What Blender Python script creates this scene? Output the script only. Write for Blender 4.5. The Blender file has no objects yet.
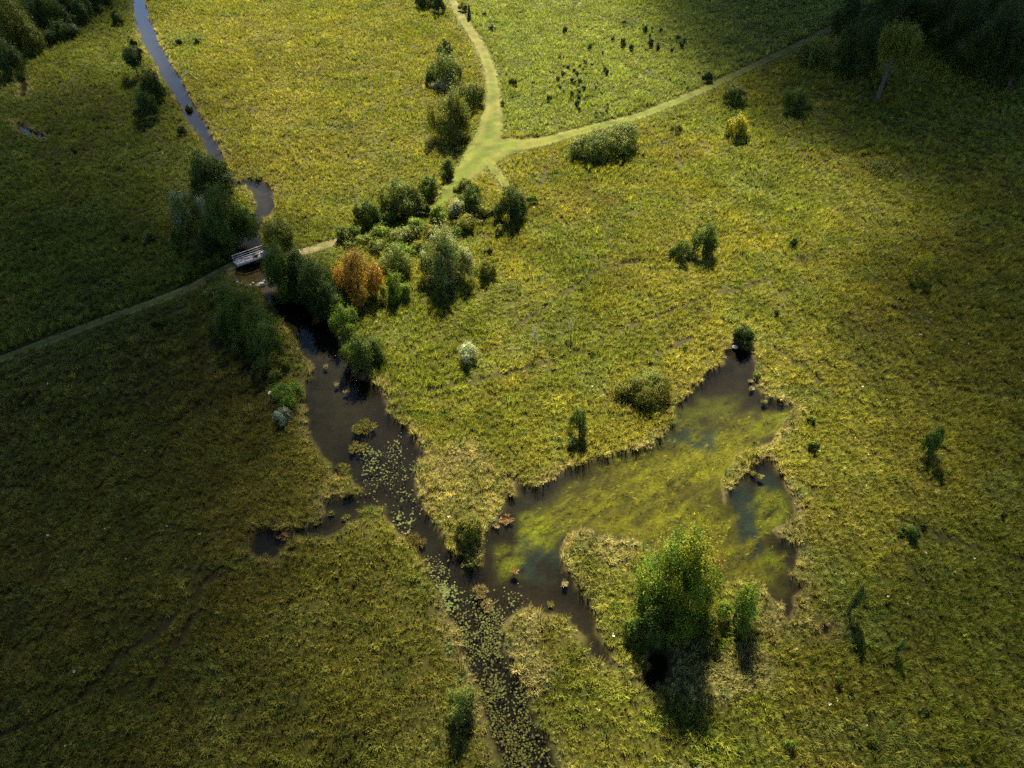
import bpy, math, random
import numpy as np

R = math.radians
rng = np.random.default_rng(7)
random.seed(7)
scene = bpy.context.scene
COL = scene.collection

# ------------------------------------------------------------------ camera, sky, sun, exposure
W, H = 1024, 768
FPX = 740.0
PITCH = R(42.0)
CAM_Z = 60.0
SUN_EL, SUN_AZ = R(46.0), R(2.5)

cam_d = bpy.data.cameras.new("camera")
cam = bpy.data.objects.new("camera", cam_d)
COL.objects.link(cam)
cam.location = (0, 0, CAM_Z)
cam.rotation_euler = (R(90) - PITCH, 0, 0)
cam_d.sensor_width = 36.0
cam_d.lens = FPX / W * 36.0
cam_d.clip_start = 1.0
cam_d.clip_end = 12000.0
scene.camera = cam

world = bpy.data.worlds.new("World")
scene.world = world
world.use_nodes = True
wn = world.node_tree
wn.nodes.clear()
w_out = wn.nodes.new("ShaderNodeOutputWorld")
w_bg = wn.nodes.new("ShaderNodeBackground")
w_sky = wn.nodes.new("ShaderNodeTexSky")
w_sky.sky_type = 'NISHITA'
w_sky.sun_disc = False
w_sky.sun_elevation = SUN_EL
w_sky.sun_rotation = SUN_AZ
w_sky.dust_density = 0.0
w_sky.air_density = 0.5
w_sky.ozone_density = 0.4
w_bg.inputs["Strength"].default_value = 0.05
wn.links.new(w_sky.outputs[0], w_bg.inputs[0])
wn.links.new(w_bg.outputs[0], w_out.inputs[0])

sun_d = bpy.data.lights.new("sun", 'SUN')
sun_d.energy = 5.0
sun_d.angle = R(0.5)
sun_d.color = (1.0, 0.91, 0.70)
sun = bpy.data.objects.new("sun", sun_d)
COL.objects.link(sun)
sun.rotation_euler = (-(R(90) - SUN_EL), 0, -SUN_AZ)
sun.location = (0, 200, 300)

scene.view_settings.view_transform = 'Standard'
scene.view_settings.look = 'None'
scene.view_settings.gamma = 1.0
scene.view_settings.use_curve_mapping = False
scene.view_settings.exposure = 2.62

scene.render.engine = 'CYCLES'
cy = scene.cycles
cy.max_bounces = 6
cy.diffuse_bounces = 3
cy.glossy_bounces = 3
cy.transmission_bounces = 4
cy.transparent_max_bounces = 24
cy.volume_bounces = 1
cy.use_denoising = False
cy.caustics_reflective = False
cy.caustics_refractive = False
cy.use_adaptive_sampling = True
cy.adaptive_threshold = 0.012
cy.adaptive_min_samples = 48

# ------------------------------------------------------------------ photo pixel -> point in the place
CP, SP = math.cos(PITCH), math.sin(PITCH)

def at(px, py, z=0.0):
    u, v = (px - W / 2) / FPX, -(py - H / 2) / FPX
    dx, dy, dz = u, CP + v * SP, -SP + v * CP
    t = (CAM_Z - z) / -dz
    return (dx * t, dy * t, z)

def ats(pts, z=0.0):
    return np.array([at(a, b, z)[:2] for a, b in pts])

def ppm(py, z=0.0):
    """pixels per metre across the view at image row py"""
    v = (py - H / 2) / FPX
    return FPX * (SP + v * CP) / (CAM_Z - z)

def to_px(x, y, z=0.0):
    """image position of ground points (used only to know which ground the photo shows)"""
    zz = z - CAM_Z
    d = y * CP - zz * SP
    d = np.where(d < 1, 1, d)
    return W / 2 + FPX * x / d, H / 2 - FPX * (y * SP + zz * CP) / d

# ------------------------------------------------------------------ noise
def vnoise(x, y, seed=0):
    x = np.asarray(x, float); y = np.asarray(y, float)
    xi, yi = np.floor(x).astype(np.int64), np.floor(y).astype(np.int64)
    xf, yf = x - xi, y - yi
    xf = xf * xf * (3 - 2 * xf); yf = yf * yf * (3 - 2 * yf)
    def h(a, b):
        n = (a * 374761393 + b * 668265263 + seed * 974711) & 0xFFFFFFFF
        n = ((n ^ (n >> 13)) * 1274126177) & 0xFFFFFFFF
        n = n ^ (n >> 16)
        return (n & 0xFFFF) / 65535.0
    a = h(xi, yi) * (1 - xf) + h(xi + 1, yi) * xf
    b = h(xi, yi + 1) * (1 - xf) + h(xi + 1, yi + 1) * xf
    return a * (1 - yf) + b * yf

def fbm(x, y, s, seed=0, o=3):
    r, amp, tot = 0, 1.0, 0
    for i in range(o):
        r = r + amp * vnoise(x / s, y / s, seed + i * 17)
        tot += amp; amp *= 0.5; s *= 0.5
    return r / tot

def sstep(a, b, x):
    t = np.clip((x - a) / (b - a), 0, 1)
    return t * t * (3 - 2 * t)

# ------------------------------------------------------------------ distance to lines and polygons
def seg_dist(px, py, poly, closed):
    P = np.asarray(poly)
    Q = np.roll(P, -1, 0) if closed else P[1:]
    P = P if closed else P[:-1]
    best = np.full(px.shape, 1e9)
    for (ax, ay), (bx, by) in zip(P, Q):
        dx, dy = bx - ax, by - ay
        L = dx * dx + dy * dy + 1e-12
        t = np.clip(((px - ax) * dx + (py - ay) * dy) / L, 0, 1)
        ex, ey = px - ax - t * dx, py - ay - t * dy
        np.minimum(best, ex * ex + ey * ey, out=best)
    return np.sqrt(best)

def inside(px, py, poly):
    P = np.asarray(poly); Q = np.roll(P, -1, 0)
    c = np.zeros(px.shape, bool)
    for (ax, ay), (bx, by) in zip(P, Q):
        if ay == by: continue
        m = (ay > py) != (by > py)
        c ^= m & (px < (bx - ax) * (py - ay) / (by - ay) + ax)
    return c

def sdist(px, py, poly, pad=12):
    P = np.asarray(poly)
    out = np.full(px.shape, 99.0)
    m = (px > P[:, 0].min() - pad) & (px < P[:, 0].max() + pad) & (py > P[:, 1].min() - pad) & (py < P[:, 1].max() + pad)
    if m.any():
        x, y = px[m], py[m]
        d = seg_dist(x, y, P, True)
        out[m] = np.where(inside(x, y, P), -d, d)
    return out

WATER_Z = -0.20
STREAM = [(144,-8),(150,20),(158,40),(168,60),(180,78),(190,98),(202,120),(213,137),(221,150),(223,165),(230,180),(238,183),(246,179),(262,181),(270,188),(275,198),(274,208),(268,217),(262,226),(259,238),(262,250),(270,262),(280,275),(296,300),(322,312),(335,330),(315,340),(293,335),(283,322),(274,308),(266,292),(250,284),(238,283),(232,275),(238,262),(237,252),(236,240),(240,230),(248,222),(254,213),(257,205),(253,195),(245,188),(233,188),(225,181),(216,165),(207,152),(196,135),(186,118),(177,100),(164,82),(154,62),(144,45),(136,25),(131,-8)]
POND = [(283,322),(293,335),(298,345),(301,355),(312,365),(314,378),(306,383),(304,395),(306,410),(308,420),(307,432),(313,443),(320,450),(328,460),(333,463),(337,475),(352,478),(356,486),(364,492),(358,497),(345,497),(330,500),(324,505),(327,515),(318,525),(300,530),(270,530),(258,535),(252,548),(258,558),(272,562),(280,555),(285,548),(300,540),(320,537),(333,534),(350,525),(360,520),(365,510),(372,508),(383,510),(390,522),(395,530),(405,540),(414,548),(418,556),(425,566),(430,578),(438,590),(445,605),(450,620),(457,638),(462,655),(470,672),(475,685),(479,700),(486,718),(492,738),(498,757),(502,790),(568,790),(558,768),(550,745),(540,730),(530,715),(525,700),(532,690),(520,680),(514,668),(507,655),(502,645),(500,632),(505,624),(515,613),(523,607),(532,610),(545,616),(560,616),(568,621),(575,632),(583,638),(584,648),(592,655),(600,662),(612,672),(628,683),(640,691),(652,695),(664,688),(670,672),(667,656),(655,650),(645,658),(646,672),(640,680),(630,678),(615,665),(605,650),(598,635),(597,620),(590,604),(580,590),(572,580),(563,568),(560,553),(566,538),(572,531),(589,531),(604,538),(620,541),(636,542),(660,552),(690,567),(720,580),(735,580),(744,580),(754,576),(765,591),(778,604),(787,620),(793,605),(795,597),(804,589),(787,576),(797,568),(799,552),(785,540),(775,531),(797,517),(795,500),(785,486),(777,471),(769,461),(754,465),(748,474),(734,486),(728,496),(724,505),(721,492),(722,480),(728,469),(736,455),(754,447),(773,441),(783,428),(787,418),(795,410),(785,403),(763,396),(756,387),(754,369),(754,359),(746,350),(735,346),(725,351),(722,365),(707,375),(695,387),(683,398),(673,406),(673,424),(660,439),(650,447),(632,452),(600,458),(588,462),(575,468),(560,475),(545,483),(533,487),(520,486),(509,480),(515,488),(516,497),(510,494),(502,497),(503,508),(497,515),(495,525),(487,531),(485,540),(482,556),(482,567),(472,570),(463,570),(460,560),(450,555),(445,545),(440,530),(433,520),(425,512),(418,500),(416,485),(415,470),(420,462),(428,457),(420,447),(413,438),(405,428),(395,420),(390,412),(385,402),(378,385),(365,380),(352,376),(345,355),(338,340),(330,328),(322,312),(296,300)]
PUDDLES = [[(20,80),(24,78),(29,86),(27,94),(22,101),(19,97),(21,90)],
           [(14,121),(20,123),(26,130),(36,133),(47,136),(44,140),(33,138),(22,133)],
           [(820,628),(828,627),(831,632),(826,636),(820,634)]]
WATERS = [ats(p, WATER_Z) for p in [STREAM, POND] + PUDDLES]

def water_sd(x, y):
    d = np.full(x.shape, 99.0)
    for P in WATERS:
        d = np.minimum(d, sdist(x, y, P))
    return d + 0.45 * (vnoise(x / 1.1, y / 1.1, 31) - 0.5) + 0.5 * (vnoise(x / 3.1, y / 3.1, 33) - 0.5)

# paths: (pixel, width in metres)
PATHS = [
    ("mown_path", 'mown', [(446,-12,2.8),(452,0,2.8),(462,18,2.9),(474,36,3.1),(483,52,3.2),(490,70,3.4),(493,90,3.6),(493,110,4.2),(490,130,5.5),(484,148,7.0),(474,164,6.0),(462,178,5.0),(452,191,4.2)]),
    ("mown_path", 'mown', [(478,160,7.5),(492,150,8.5),(506,146,7.5),(522,145,5.6),(545,141.5,4.2),(575,133,3.4),(610,124,3.0),(645,114,2.9),(680,100,2.9),(702,90.5,2.9),(735,75,2.8),(768,59.5,2.8),(800,44,2.7),(832,28,2.7),(870,8,2.6)]),
    ("mown_path", 'mown', [(487,160,2.2),(494,170,2.2),(501,179,2.0),(507,187,1.8)]),
    ("sandy_path", 'sand', [(454,189,2.6),(440,204,1.8),(420,216,1.6),(392,227,1.6),(360,237,1.8),(330,244,2.2),(305,252,2.1),(285,254,2.0),(266,251.5,2.0)]),
    ("dirt_path", 'dirt', [(237,263,2.0),(228,268,2.0),(215,275,2.1),(190,288,2.1),(150,304,2.0),(100,322,2.0),(50,341,2.0),(0,360,2.0),(-40,375,2.0)]),
]
PATH_XY = [(n, k, ats([(a, b) for a, b, _ in p]), np.array([w for *_, w in p])) for n, k, p in PATHS]

def path_sd(x, y, which=None):
    d = np.full(x.shape, 99.0)
    for n, k, P, ws in PATH_XY:
        if which and k != which: continue
        for i in range(len(P) - 1):
            (ax, ay), (bx, by) = P[i], P[i + 1]
            dx, dy = bx - ax, by - ay
            t = np.clip(((x - ax) * dx + (y - ay) * dy) / (dx * dx + dy * dy + 1e-9), 0, 1)
            w = ws[i] * (1 - t) + ws[i + 1] * t
            np.minimum(d, np.hypot(x - ax - t * dx, y - ay - t * dy) - w / 2, out=d)
    return d

TRAILS = [[(0,735),(45,720),(90,690),(130,650),(165,628),(200,590),(225,568),(255,555)],
          [(150,692),(172,655),(190,625),(200,606)],
          [(385,402),(420,392),(480,381),(560,360),(620,331),(700,300),(770,280)],
          [(840,360),(880,372),(930,385),(1024,402)], [(770,345),(800,368),(832,392)],
          [(560,106),(600,95),(650,73),(675,57)], [(556,148),(540,186)],
          [(180,422),(215,392),(250,370),(290,350)], [(510,330),(540,312),(600,270),(640,262)],
          [(900,520),(960,545),(1024,560)], [(640,380),(660,355),(690,338),(722,345)]]
TRAIL_XY = [ats(t) for t in TRAILS]

def trail_d(x, y):
    d = np.full(x.shape, 99.0)
    for T in TRAIL_XY:
        np.minimum(d, seg_dist(x, y, T, False), out=d)
    return d + 0.2 * (vnoise(x / 2, y / 2, 77) - 0.5)

def poly_mask(x, y, pts, soft):
    return sstep(soft, -soft, sdist(x, y, ats(pts), pad=40) + soft * 1.2 * (fbm(x, y, soft * 2, 91) - 0.5))

# ------------------------------------------------------------------ land cover colours (what grows where)
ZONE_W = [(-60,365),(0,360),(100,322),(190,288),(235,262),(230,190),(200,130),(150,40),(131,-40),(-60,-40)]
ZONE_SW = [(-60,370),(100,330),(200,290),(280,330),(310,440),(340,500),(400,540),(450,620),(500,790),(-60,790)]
ZONE_NE = [(452,-40),(470,30),(490,70),(500,130),(545,138),(645,112),(768,57),(870,0),(900,-40)]
ZONE_NW = [(144,-40),(170,70),(225,165),(275,200),(330,235),(440,200),(480,150),(490,70),(447,-40)]
ZONE_TAN = [(425,455),(470,440),(505,470),(515,490),(500,520),(480,560),(440,520),(420,500)]
ZONE_PEN = [(560,530),(640,540),(760,585),(790,640),(720,790),(560,790),(500,640),(520,605)]

def meadow_col(x, y, wsd, psd):
    n1 = fbm(x, y, 30, 1, 3); n2 = fbm(x, y, 9, 2, 3); n3 = fbm(x, y, 2.6, 3, 2); n4 = fbm(x, y, 16, 8, 3); n5 = fbm(x, y, 5, 9, 2)
    green = np.array([0.118, 0.127, 0.016]); yell = np.array([0.172, 0.157, 0.021]); brown = np.array([0.128, 0.102, 0.022])
    pale = np.array([0.150, 0.172, 0.040]); tan = np.array([0.250, 0.205, 0.080]); deep = np.array([0.055, 0.072, 0.012])
    def mix(a, b, t): return a * (1 - t[:, None]) + b * t[:, None]
    c = mix(np.tile(green, (len(x), 1)), yell, sstep(0.38, 0.60, n1 * 0.5 + n2 * 0.5))
    c = mix(c, brown, sstep(0.56, 0.74, n4) * 0.45)
    c = mix(c, pale, sstep(0.58, 0.75, n5) * 0.45)
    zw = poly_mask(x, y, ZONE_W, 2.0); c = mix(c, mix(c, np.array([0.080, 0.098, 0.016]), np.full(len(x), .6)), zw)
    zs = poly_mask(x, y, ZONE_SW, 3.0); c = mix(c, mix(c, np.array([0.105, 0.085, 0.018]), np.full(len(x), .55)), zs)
    ne = poly_mask(x, y, ZONE_NE, 1.0); c = mix(c, mix(c, np.array([0.150, 0.175, 0.038]), 0.55 + 0.3 * n2), ne)
    nw = poly_mask(x, y, ZONE_NW, 2.0); c = mix(c, mix(c, np.array([0.155, 0.140, 0.022]), 0.2 + 0.5 * sstep(.4, .65, n4)), nw)
    tz = poly_mask(x, y, ZONE_TAN, 1.5); c = mix(c, tan, tz * (0.35 + 0.5 * sstep(.35, .65, n5)))
    # straw-coloured sedge along the water's edge
    edge = sstep(1.9, 0.1, wsd) * (0.35 + 0.65 * sstep(0.38, 0.6, n5))
    c = mix(c, tan, edge * 0.75)
    pz = poly_mask(x, y, ZONE_PEN, 1.5); c = mix(c, tan * 0.8, pz * sstep(.5, .66, n5) * 0.6)
    c = mix(c, deep, sstep(0.60, 0.75, fbm(x, y, 3.4, 55, 2)) * 0.35)
    return c * (0.72 + 0.56 * n3)[:, None]

def bed_col(x, y):
    mud = np.array([0.006, 0.005, 0.0035]); brown = np.array([0.013, 0.0125, 0.007]); alg = np.array([0.078, 0.084, 0.004]); blue = np.array([0.007, 0.014, 0.018]); weed = np.array([0.075, 0.095, 0.005])
    def mix(a, b, t): return a * (1 - t[:, None]) + b * t[:, None]
    c = np.tile(mud, (len(x), 1)) * (0.7 + 0.6 * fbm(x, y, 2, 41, 3))[:, None]
    shallow = poly_mask(x, y, [(300,340),(345,350),(360,385),(350,425),(325,455),(300,430)], 1.5)
    c = mix(c, brown, shallow * 0.75)
    c = mix(c, np.array([0.055, 0.042, 0.022]), poly_mask(x, y, [(228,268),(268,262),(282,282),(262,296),(232,284)], 1.0))
    c = mix(c, brown, poly_mask(x, y, [(170,60),(225,165),(275,190),(262,226),(240,225),(200,140)], 1.2) * 0.8)
    c = mix(c, brown * 0.7, poly_mask(x, y, [(250,530),(350,500),(380,515),(280,560)], 1.5) * 0.6)
    # pondweed under the surface, combed into streaks by the flow
    ang = R(35); u = x * math.cos(ang) + y * math.sin(ang); v = -x * math.sin(ang) + y * math.cos(ang)
    streak = 0.6 * fbm(u / 3.5, v, 0.7, 43, 3) + 0.4 * fbm(x, y, 0.8, 45, 2); blot = fbm(x, y, 5, 44, 3)
    c = mix(c, brown * 0.8, poly_mask(x, y, [(500,500),(680,390),(770,380),(790,430),(720,500),(800,560),(790,600),(560,560)], 2.0) * 0.7)
    big = poly_mask(x, y, [(530,530),(545,505),(600,468),(660,450),(715,420),(760,410),(785,415),(745,450),(725,500),(745,500),(770,580),(745,582),(690,566),(640,540),(590,530)], 2.2)
    am = big * np.clip(0.34 + 0.66 * sstep(0.38, 0.58, streak * 0.65 + blot * 0.35), 0, 1)
    c = mix(c, alg, am * 0.85)
    for pts, k in (([(522,512),(545,505),(560,522),(552,545),(525,538)], 0.9), ([(498,545),(520,545),(524,570),(500,572)], 0.8),
                   ([(760,482),(785,490),(790,515),(765,535),(748,505)], 0.7), ([(764,552),(782,552),(782,565),(766,562)], 1.0),
                   ([(700,395),(740,392),(735,415),(702,412)], 0.3), ([(752,412),(785,410),(780,432),(755,430)], 0.55), ([(640,400),(700,405),(700,440),(640,440)], 0.3)):
        m = poly_mask(x, y, pts, 1.0)
        c = mix(c, weed, m * k * sstep(0.25, 0.55, streak))
    for pts, k in (([(664,425),(690,424),(694,440),(668,442)], .8), ([(692,428),(716,428),(716,446),(694,446)], .9), ([(728,486),(752,484),(770,545),(752,550),(732,520)], .95),
                   ([(526,535),(560,545),(556,580),(520,575)], .7), ([(772,582),(784,582),(784,594),(772,592)], .9), ([(762,470),(782,474),(784,490),(764,484)], .7)):
        m = poly_mask(x, y, pts, 1.0)
        c = mix(c, blue, m * k * sstep(0.34, .46, 0.6 * vnoise(x / .9, y / .9, 47) + .4 * blot))  # deep open water, its bluish sky reflection painted into the bed colour
    lil = poly_mask(x, y, [(330,440),(420,440),(440,540),(470,570),(500,620),(570,790),(490,790),(420,560),(370,500)], 2.0)
    c = mix(c, np.array([0.004, 0.0038, 0.003]), lil * 0.9)
    c = c * (0.7 + 0.6 * vnoise(x / .6, y / .6, 49))[:, None]
    return c

# ------------------------------------------------------------------ mesh and material helpers
def mesh_from(name, verts, faces, cols=None, mats=(), smooth=False, extra=None):
    """verts (n,3) array; faces (m,k) array of equal-sized faces"""
    me = bpy.data.meshes.new(name)
    verts = np.ascontiguousarray(verts, np.float32); faces = np.ascontiguousarray(faces, np.int32)
    k = faces.shape[1]
    me.vertices.add(len(verts)); me.vertices.foreach_set("co", verts.ravel())
    me.loops.add(faces.size); me.loops.foreach_set("vertex_index", faces.ravel())
    me.polygons.add(len(faces)); me.polygons.foreach_set("loop_start", np.arange(0, faces.size, k, dtype=np.int32))
    if smooth: me.polygons.foreach_set("use_smooth", np.ones(len(faces), bool))
    me.update(calc_edges=True)
    if cols is not None:
        a = me.attributes.new("col", 'FLOAT_COLOR', 'POINT')
        a.data.foreach_set("color", np.concatenate([cols, np.ones((len(cols), 1))], 1).astype(np.float32).ravel())
    for nm, arr in (extra or {}).items():
        a = me.attributes.new(nm, 'FLOAT', 'POINT'); a.data.foreach_set("value", arr.astype(np.float32))
    for m in mats: me.materials.append(m)
    return me

def link(name, data, parent=None, loc=None):
    o = bpy.data.objects.new(name, data)
    COL.objects.link(o)
    if parent: o.parent = parent
    if loc is not None: o.location = loc
    return o

def tag(o, label=None, cat=None, group=None, kind=None):
    if label: o["label"] = label
    if cat: o["category"] = cat
    if group: o["group"] = group
    if kind: o["kind"] = kind
    return o

def empty(name, loc, label, cat, group=None):
    return tag(link(name, None, loc=loc), label, cat, group)

def new_mat(name):
    m = bpy.data.materials.new(name); m.use_nodes = True
    nt = m.node_tree; nt.nodes.clear()
    out = nt.nodes.new("ShaderNodeOutputMaterial")
    return m, nt, out

def N(nt, t, **kw):
    n = nt.nodes.new(t)
    for k, v in kw.items(): setattr(n, k, v)
    return n

def leaf_material(name, instanced=False, trans=0.35, gloss=0.10, var=0.25):
    m, nt, out = new_mat(name); L = nt.links.new
    at_ = N(nt, "ShaderNodeAttribute", attribute_name="col", attribute_type='INSTANCER' if instanced else 'GEOMETRY')
    src = at_.outputs["Color"]
    if instanced:
        t = N(nt, "ShaderNodeAttribute", attribute_name="tint", attribute_type='GEOMETRY')
        mx = N(nt, "ShaderNodeVectorMath", operation='SCALE'); L(src, mx.inputs[0]); L(t.outputs["Fac"], mx.inputs["Scale"]); src = mx.outputs[0]
    no = N(nt, "ShaderNodeTexNoise"); no.inputs["Scale"].default_value = 1.3; no.inputs["Detail"].default_value = 2.0
    geo = N(nt, "ShaderNodeNewGeometry"); L(geo.outputs["Position"], no.inputs["Vector"])
    mr = N(nt, "ShaderNodeMapRange"); mr.inputs[1].default_value = .3; mr.inputs[2].default_value = .7; mr.inputs[3].default_value = 1 - var; mr.inputs[4].default_value = 1 + var
    L(no.outputs["Fac"], mr.inputs[0])
    ms = N(nt, "ShaderNodeVectorMath", operation='SCALE'); L(src, ms.inputs[0]); L(mr.outputs[0], ms.inputs["Scale"]); src = ms.outputs[0]
    d = N(nt, "ShaderNodeBsdfPrincipled"); d.inputs["Roughness"].default_value = 0.55; d.inputs["Specular IOR Level"].default_value = gloss * 2
    L(src, d.inputs["Base Color"])
    tr = N(nt, "ShaderNodeBsdfTranslucent")
    wm = N(nt, "ShaderNodeVectorMath", operation='MULTIPLY'); wm.inputs[1].default_value = (1.25, 1.3, 0.7); L(src, wm.inputs[0]); L(wm.outputs[0], tr.inputs["Color"])
    mix = N(nt, "ShaderNodeMixShader"); mix.inputs[0].default_value = trans
    L(d.outputs[0], mix.inputs[1]); L(tr.outputs[0], mix.inputs[2]); L(mix.outputs[0], out.inputs["Surface"])
    return m

def solid(name, col, rough=0.8, noise_scale=6.0, var=0.25, bump=0.3, spec=0.3, attr=False):
    m, nt, out = new_mat(name); L = nt.links.new
    p = N(nt, "ShaderNodeBsdfPrincipled"); p.inputs["Roughness"].default_value = rough; p.inputs["Specular IOR Level"].default_value = spec
    geo = N(nt, "ShaderNodeNewGeometry")
    no = N(nt, "ShaderNodeTexNoise"); no.inputs["Scale"].default_value = noise_scale; no.inputs["Detail"].default_value = 6.0; no.inputs["Roughness"].default_value = 0.65
    L(geo.outputs["Position"], no.inputs["Vector"])
    mr = N(nt, "ShaderNodeMapRange"); mr.inputs[1].default_value = .3; mr.inputs[2].default_value = .7; mr.inputs[3].default_value = 1 - var; mr.inputs[4].default_value = 1 + var
    L(no.outputs["Fac"], mr.inputs[0])
    ms = N(nt, "ShaderNodeVectorMath", operation='SCALE'); L(mr.outputs[0], ms.inputs["Scale"])
    if attr:
        a = N(nt, "ShaderNodeAttribute", attribute_name="col"); L(a.outputs["Color"], ms.inputs[0])
    else:
        ms.inputs[0].default_value = col
    L(ms.outputs[0], p.inputs["Base Color"])
    b = N(nt, "ShaderNodeBump"); b.inputs["Strength"].default_value = bump; b.inputs["Distance"].default_value = 0.15
    L(no.outputs["Fac"], b.inputs["Height"]); L(b.outputs[0], p.inputs["Normal"])
    L(p.outputs[0], out.inputs["Surface"])
    return m

M_GROUND = solid("meadow_soil", None, rough=0.95, noise_scale=3.5, var=0.35, bump=0.6, spec=0.1, attr=True)
M_PATH = solid("path_turf", None, rough=0.95, noise_scale=5.0, var=0.3, bump=0.35, spec=0.1, attr=True)
M_GRASS = leaf_material("grass_blade", True, trans=0.35, gloss=0.03, var=0.18)
M_LEAF = leaf_material("leaf", False, trans=0.22, gloss=0.03)
M_BARK = solid("bark", (0.075, 0.058, 0.042), 0.9, 9.0, 0.4, 0.6)
M_PALEBARK = solid("pale_bark", (0.14, 0.125, 0.11), 0.85, 6.0, 0.35, 0.4)
M_WOOD = solid("weathered_wood", (0.46, 0.41, 0.37), 0.75, 4.0, 0.25, 0.2)
M_RAIL = solid("grey_wood", (0.34, 0.32, 0.31), 0.75, 5.0, 0.2, 0.2)
M_STONE = solid("stone", (0.42, 0.39, 0.33), 0.85, 5.0, 0.3, 0.5)
M_DARK = solid("dark_matte", (0.02, 0.02, 0.025), 0.8, 8.0, 0.3, 0.2)
M_LOG = solid("reddish_log", (0.20, 0.085, 0.035), 0.9, 8.0, 0.3, 0.4)

def water_material():
    m, nt, out = new_mat("pond_water"); L = nt.links.new
    geo = N(nt, "ShaderNodeNewGeometry")
    no = N(nt, "ShaderNodeTexNoise"); no.inputs["Scale"].default_value = 0.8; no.inputs["Detail"].default_value = 3.0
    L(geo.outputs["Position"], no.inputs["Vector"])
    b = N(nt, "ShaderNodeBump"); b.inputs["Strength"].default_value = 0.05; b.inputs["Distance"].default_value = 0.06; L(no.outputs["Fac"], b.inputs["Height"])
    fr = N(nt, "ShaderNodeFresnel"); fr.inputs["IOR"].default_value = 1.23; L(b.outputs[0], fr.inputs["Normal"])
    gl = N(nt, "ShaderNodeBsdfGlossy"); gl.inputs["Roughness"].default_value = 0.03; L(b.outputs[0], gl.inputs["Normal"])
    tr = N(nt, "ShaderNodeBsdfTransparent"); tr.inputs["Color"].default_value = (0.82, 0.79, 0.62, 1)
    mx = N(nt, "ShaderNodeMixShader"); L(fr.outputs[0], mx.inputs[0]); L(tr.outputs[0], mx.inputs[1]); L(gl.outputs[0], mx.inputs[2])
    L(mx.outputs[0], out.inputs["Surface"])
    return m
M_WATER = water_material()

# ------------------------------------------------------------------ ground, one sheet out to the horizon
def axis(a, b, step, far):
    core = np.arange(a, b + step * .5, step)
    ext, d, lo, hi = [], step, [], []
    p = core[-1]
    while p < far: d *= 1.35; p += d; hi.append(p)
    p, d = core[0], step
    while p > -far: d *= 1.35; p -= d; lo.append(p)
    return np.concatenate([lo[::-1], core, hi])

def ground_z(x, y, wsd=None, psd=None):
    if wsd is None: wsd = water_sd(x, y)
    if psd is None: psd = path_sd(x, y)
    hum = 0.30 * (fbm(x, y, 1.7, 61, 2) - 0.5) + 0.35 * (fbm(x, y, 7, 62, 2) - 0.5)
    flat = sstep(0.2, 3.0, psd)
    z = hum * flat * sstep(0.0, 1.0, wsd)
    z = z * sstep(-0.8, 1.0, wsd) - 0.80 * sstep(0.75, -1.9, wsd)
    z = z + 0.10 * flat * sstep(0.5, 2, wsd)
    # broad rise of the far land
    z = z + 6.0 * sstep(270, 900, y) * fbm(x, y, 400, 63, 2)
    return z

gx = axis(-166, 166, 0.5, 6000.0); gy = axis(14, 252, 0.5, 6000.0)
X, Y = np.meshgrid(gx, gy); xs, ys = X.ravel(), Y.ravel()
wsd, psd = water_sd(xs, ys), path_sd(xs, ys)
zs = ground_z(xs, ys, wsd, psd)
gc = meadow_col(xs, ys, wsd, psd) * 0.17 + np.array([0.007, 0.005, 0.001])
bm_ = sstep(0.25, -0.3, wsd)[:, None]
gc = gc * (1 - bm_) + bed_col(xs, ys) * bm_
tr_ = sstep(0.7, 0.2, trail_d(xs, ys))[:, None] * (wsd > 0.3)[:, None]
gc = gc * (1 - tr_ * 0.6) + np.array([0.016, 0.013, 0.006]) * tr_ * 0.6
nx, ny = len(gx), len(gy)
ii = np.arange(nx * ny).reshape(ny, nx)
quads = np.stack([ii[:-1, :-1], ii[:-1, 1:], ii[1:, 1:], ii[1:, :-1]], -1).reshape(-1, 4)
ground = link("ground", mesh_from("ground", np.stack([xs, ys, zs], 1), quads, gc, [M_GROUND], smooth=True))
tag(ground, kind="structure")

# water: one level sheet lying in the cut beds (it only shows where the ground dips under it)
wx = np.linspace(-150, 60, 43); wy = np.linspace(16, 246, 47)
WX, WY = np.meshgrid(wx, wy); wi = np.arange(WX.size).reshape(WX.shape)
water = link("water", mesh_from("water", np.stack([WX.ravel(), WY.ravel(), np.full(WX.size, WATER_Z)], 1),
             np.stack([wi[:-1, :-1], wi[:-1, 1:], wi[1:, 1:], wi[1:, :-1]], -1).reshape(-1, 4), None, [M_WATER]))
tag(water, kind="structure")

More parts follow.
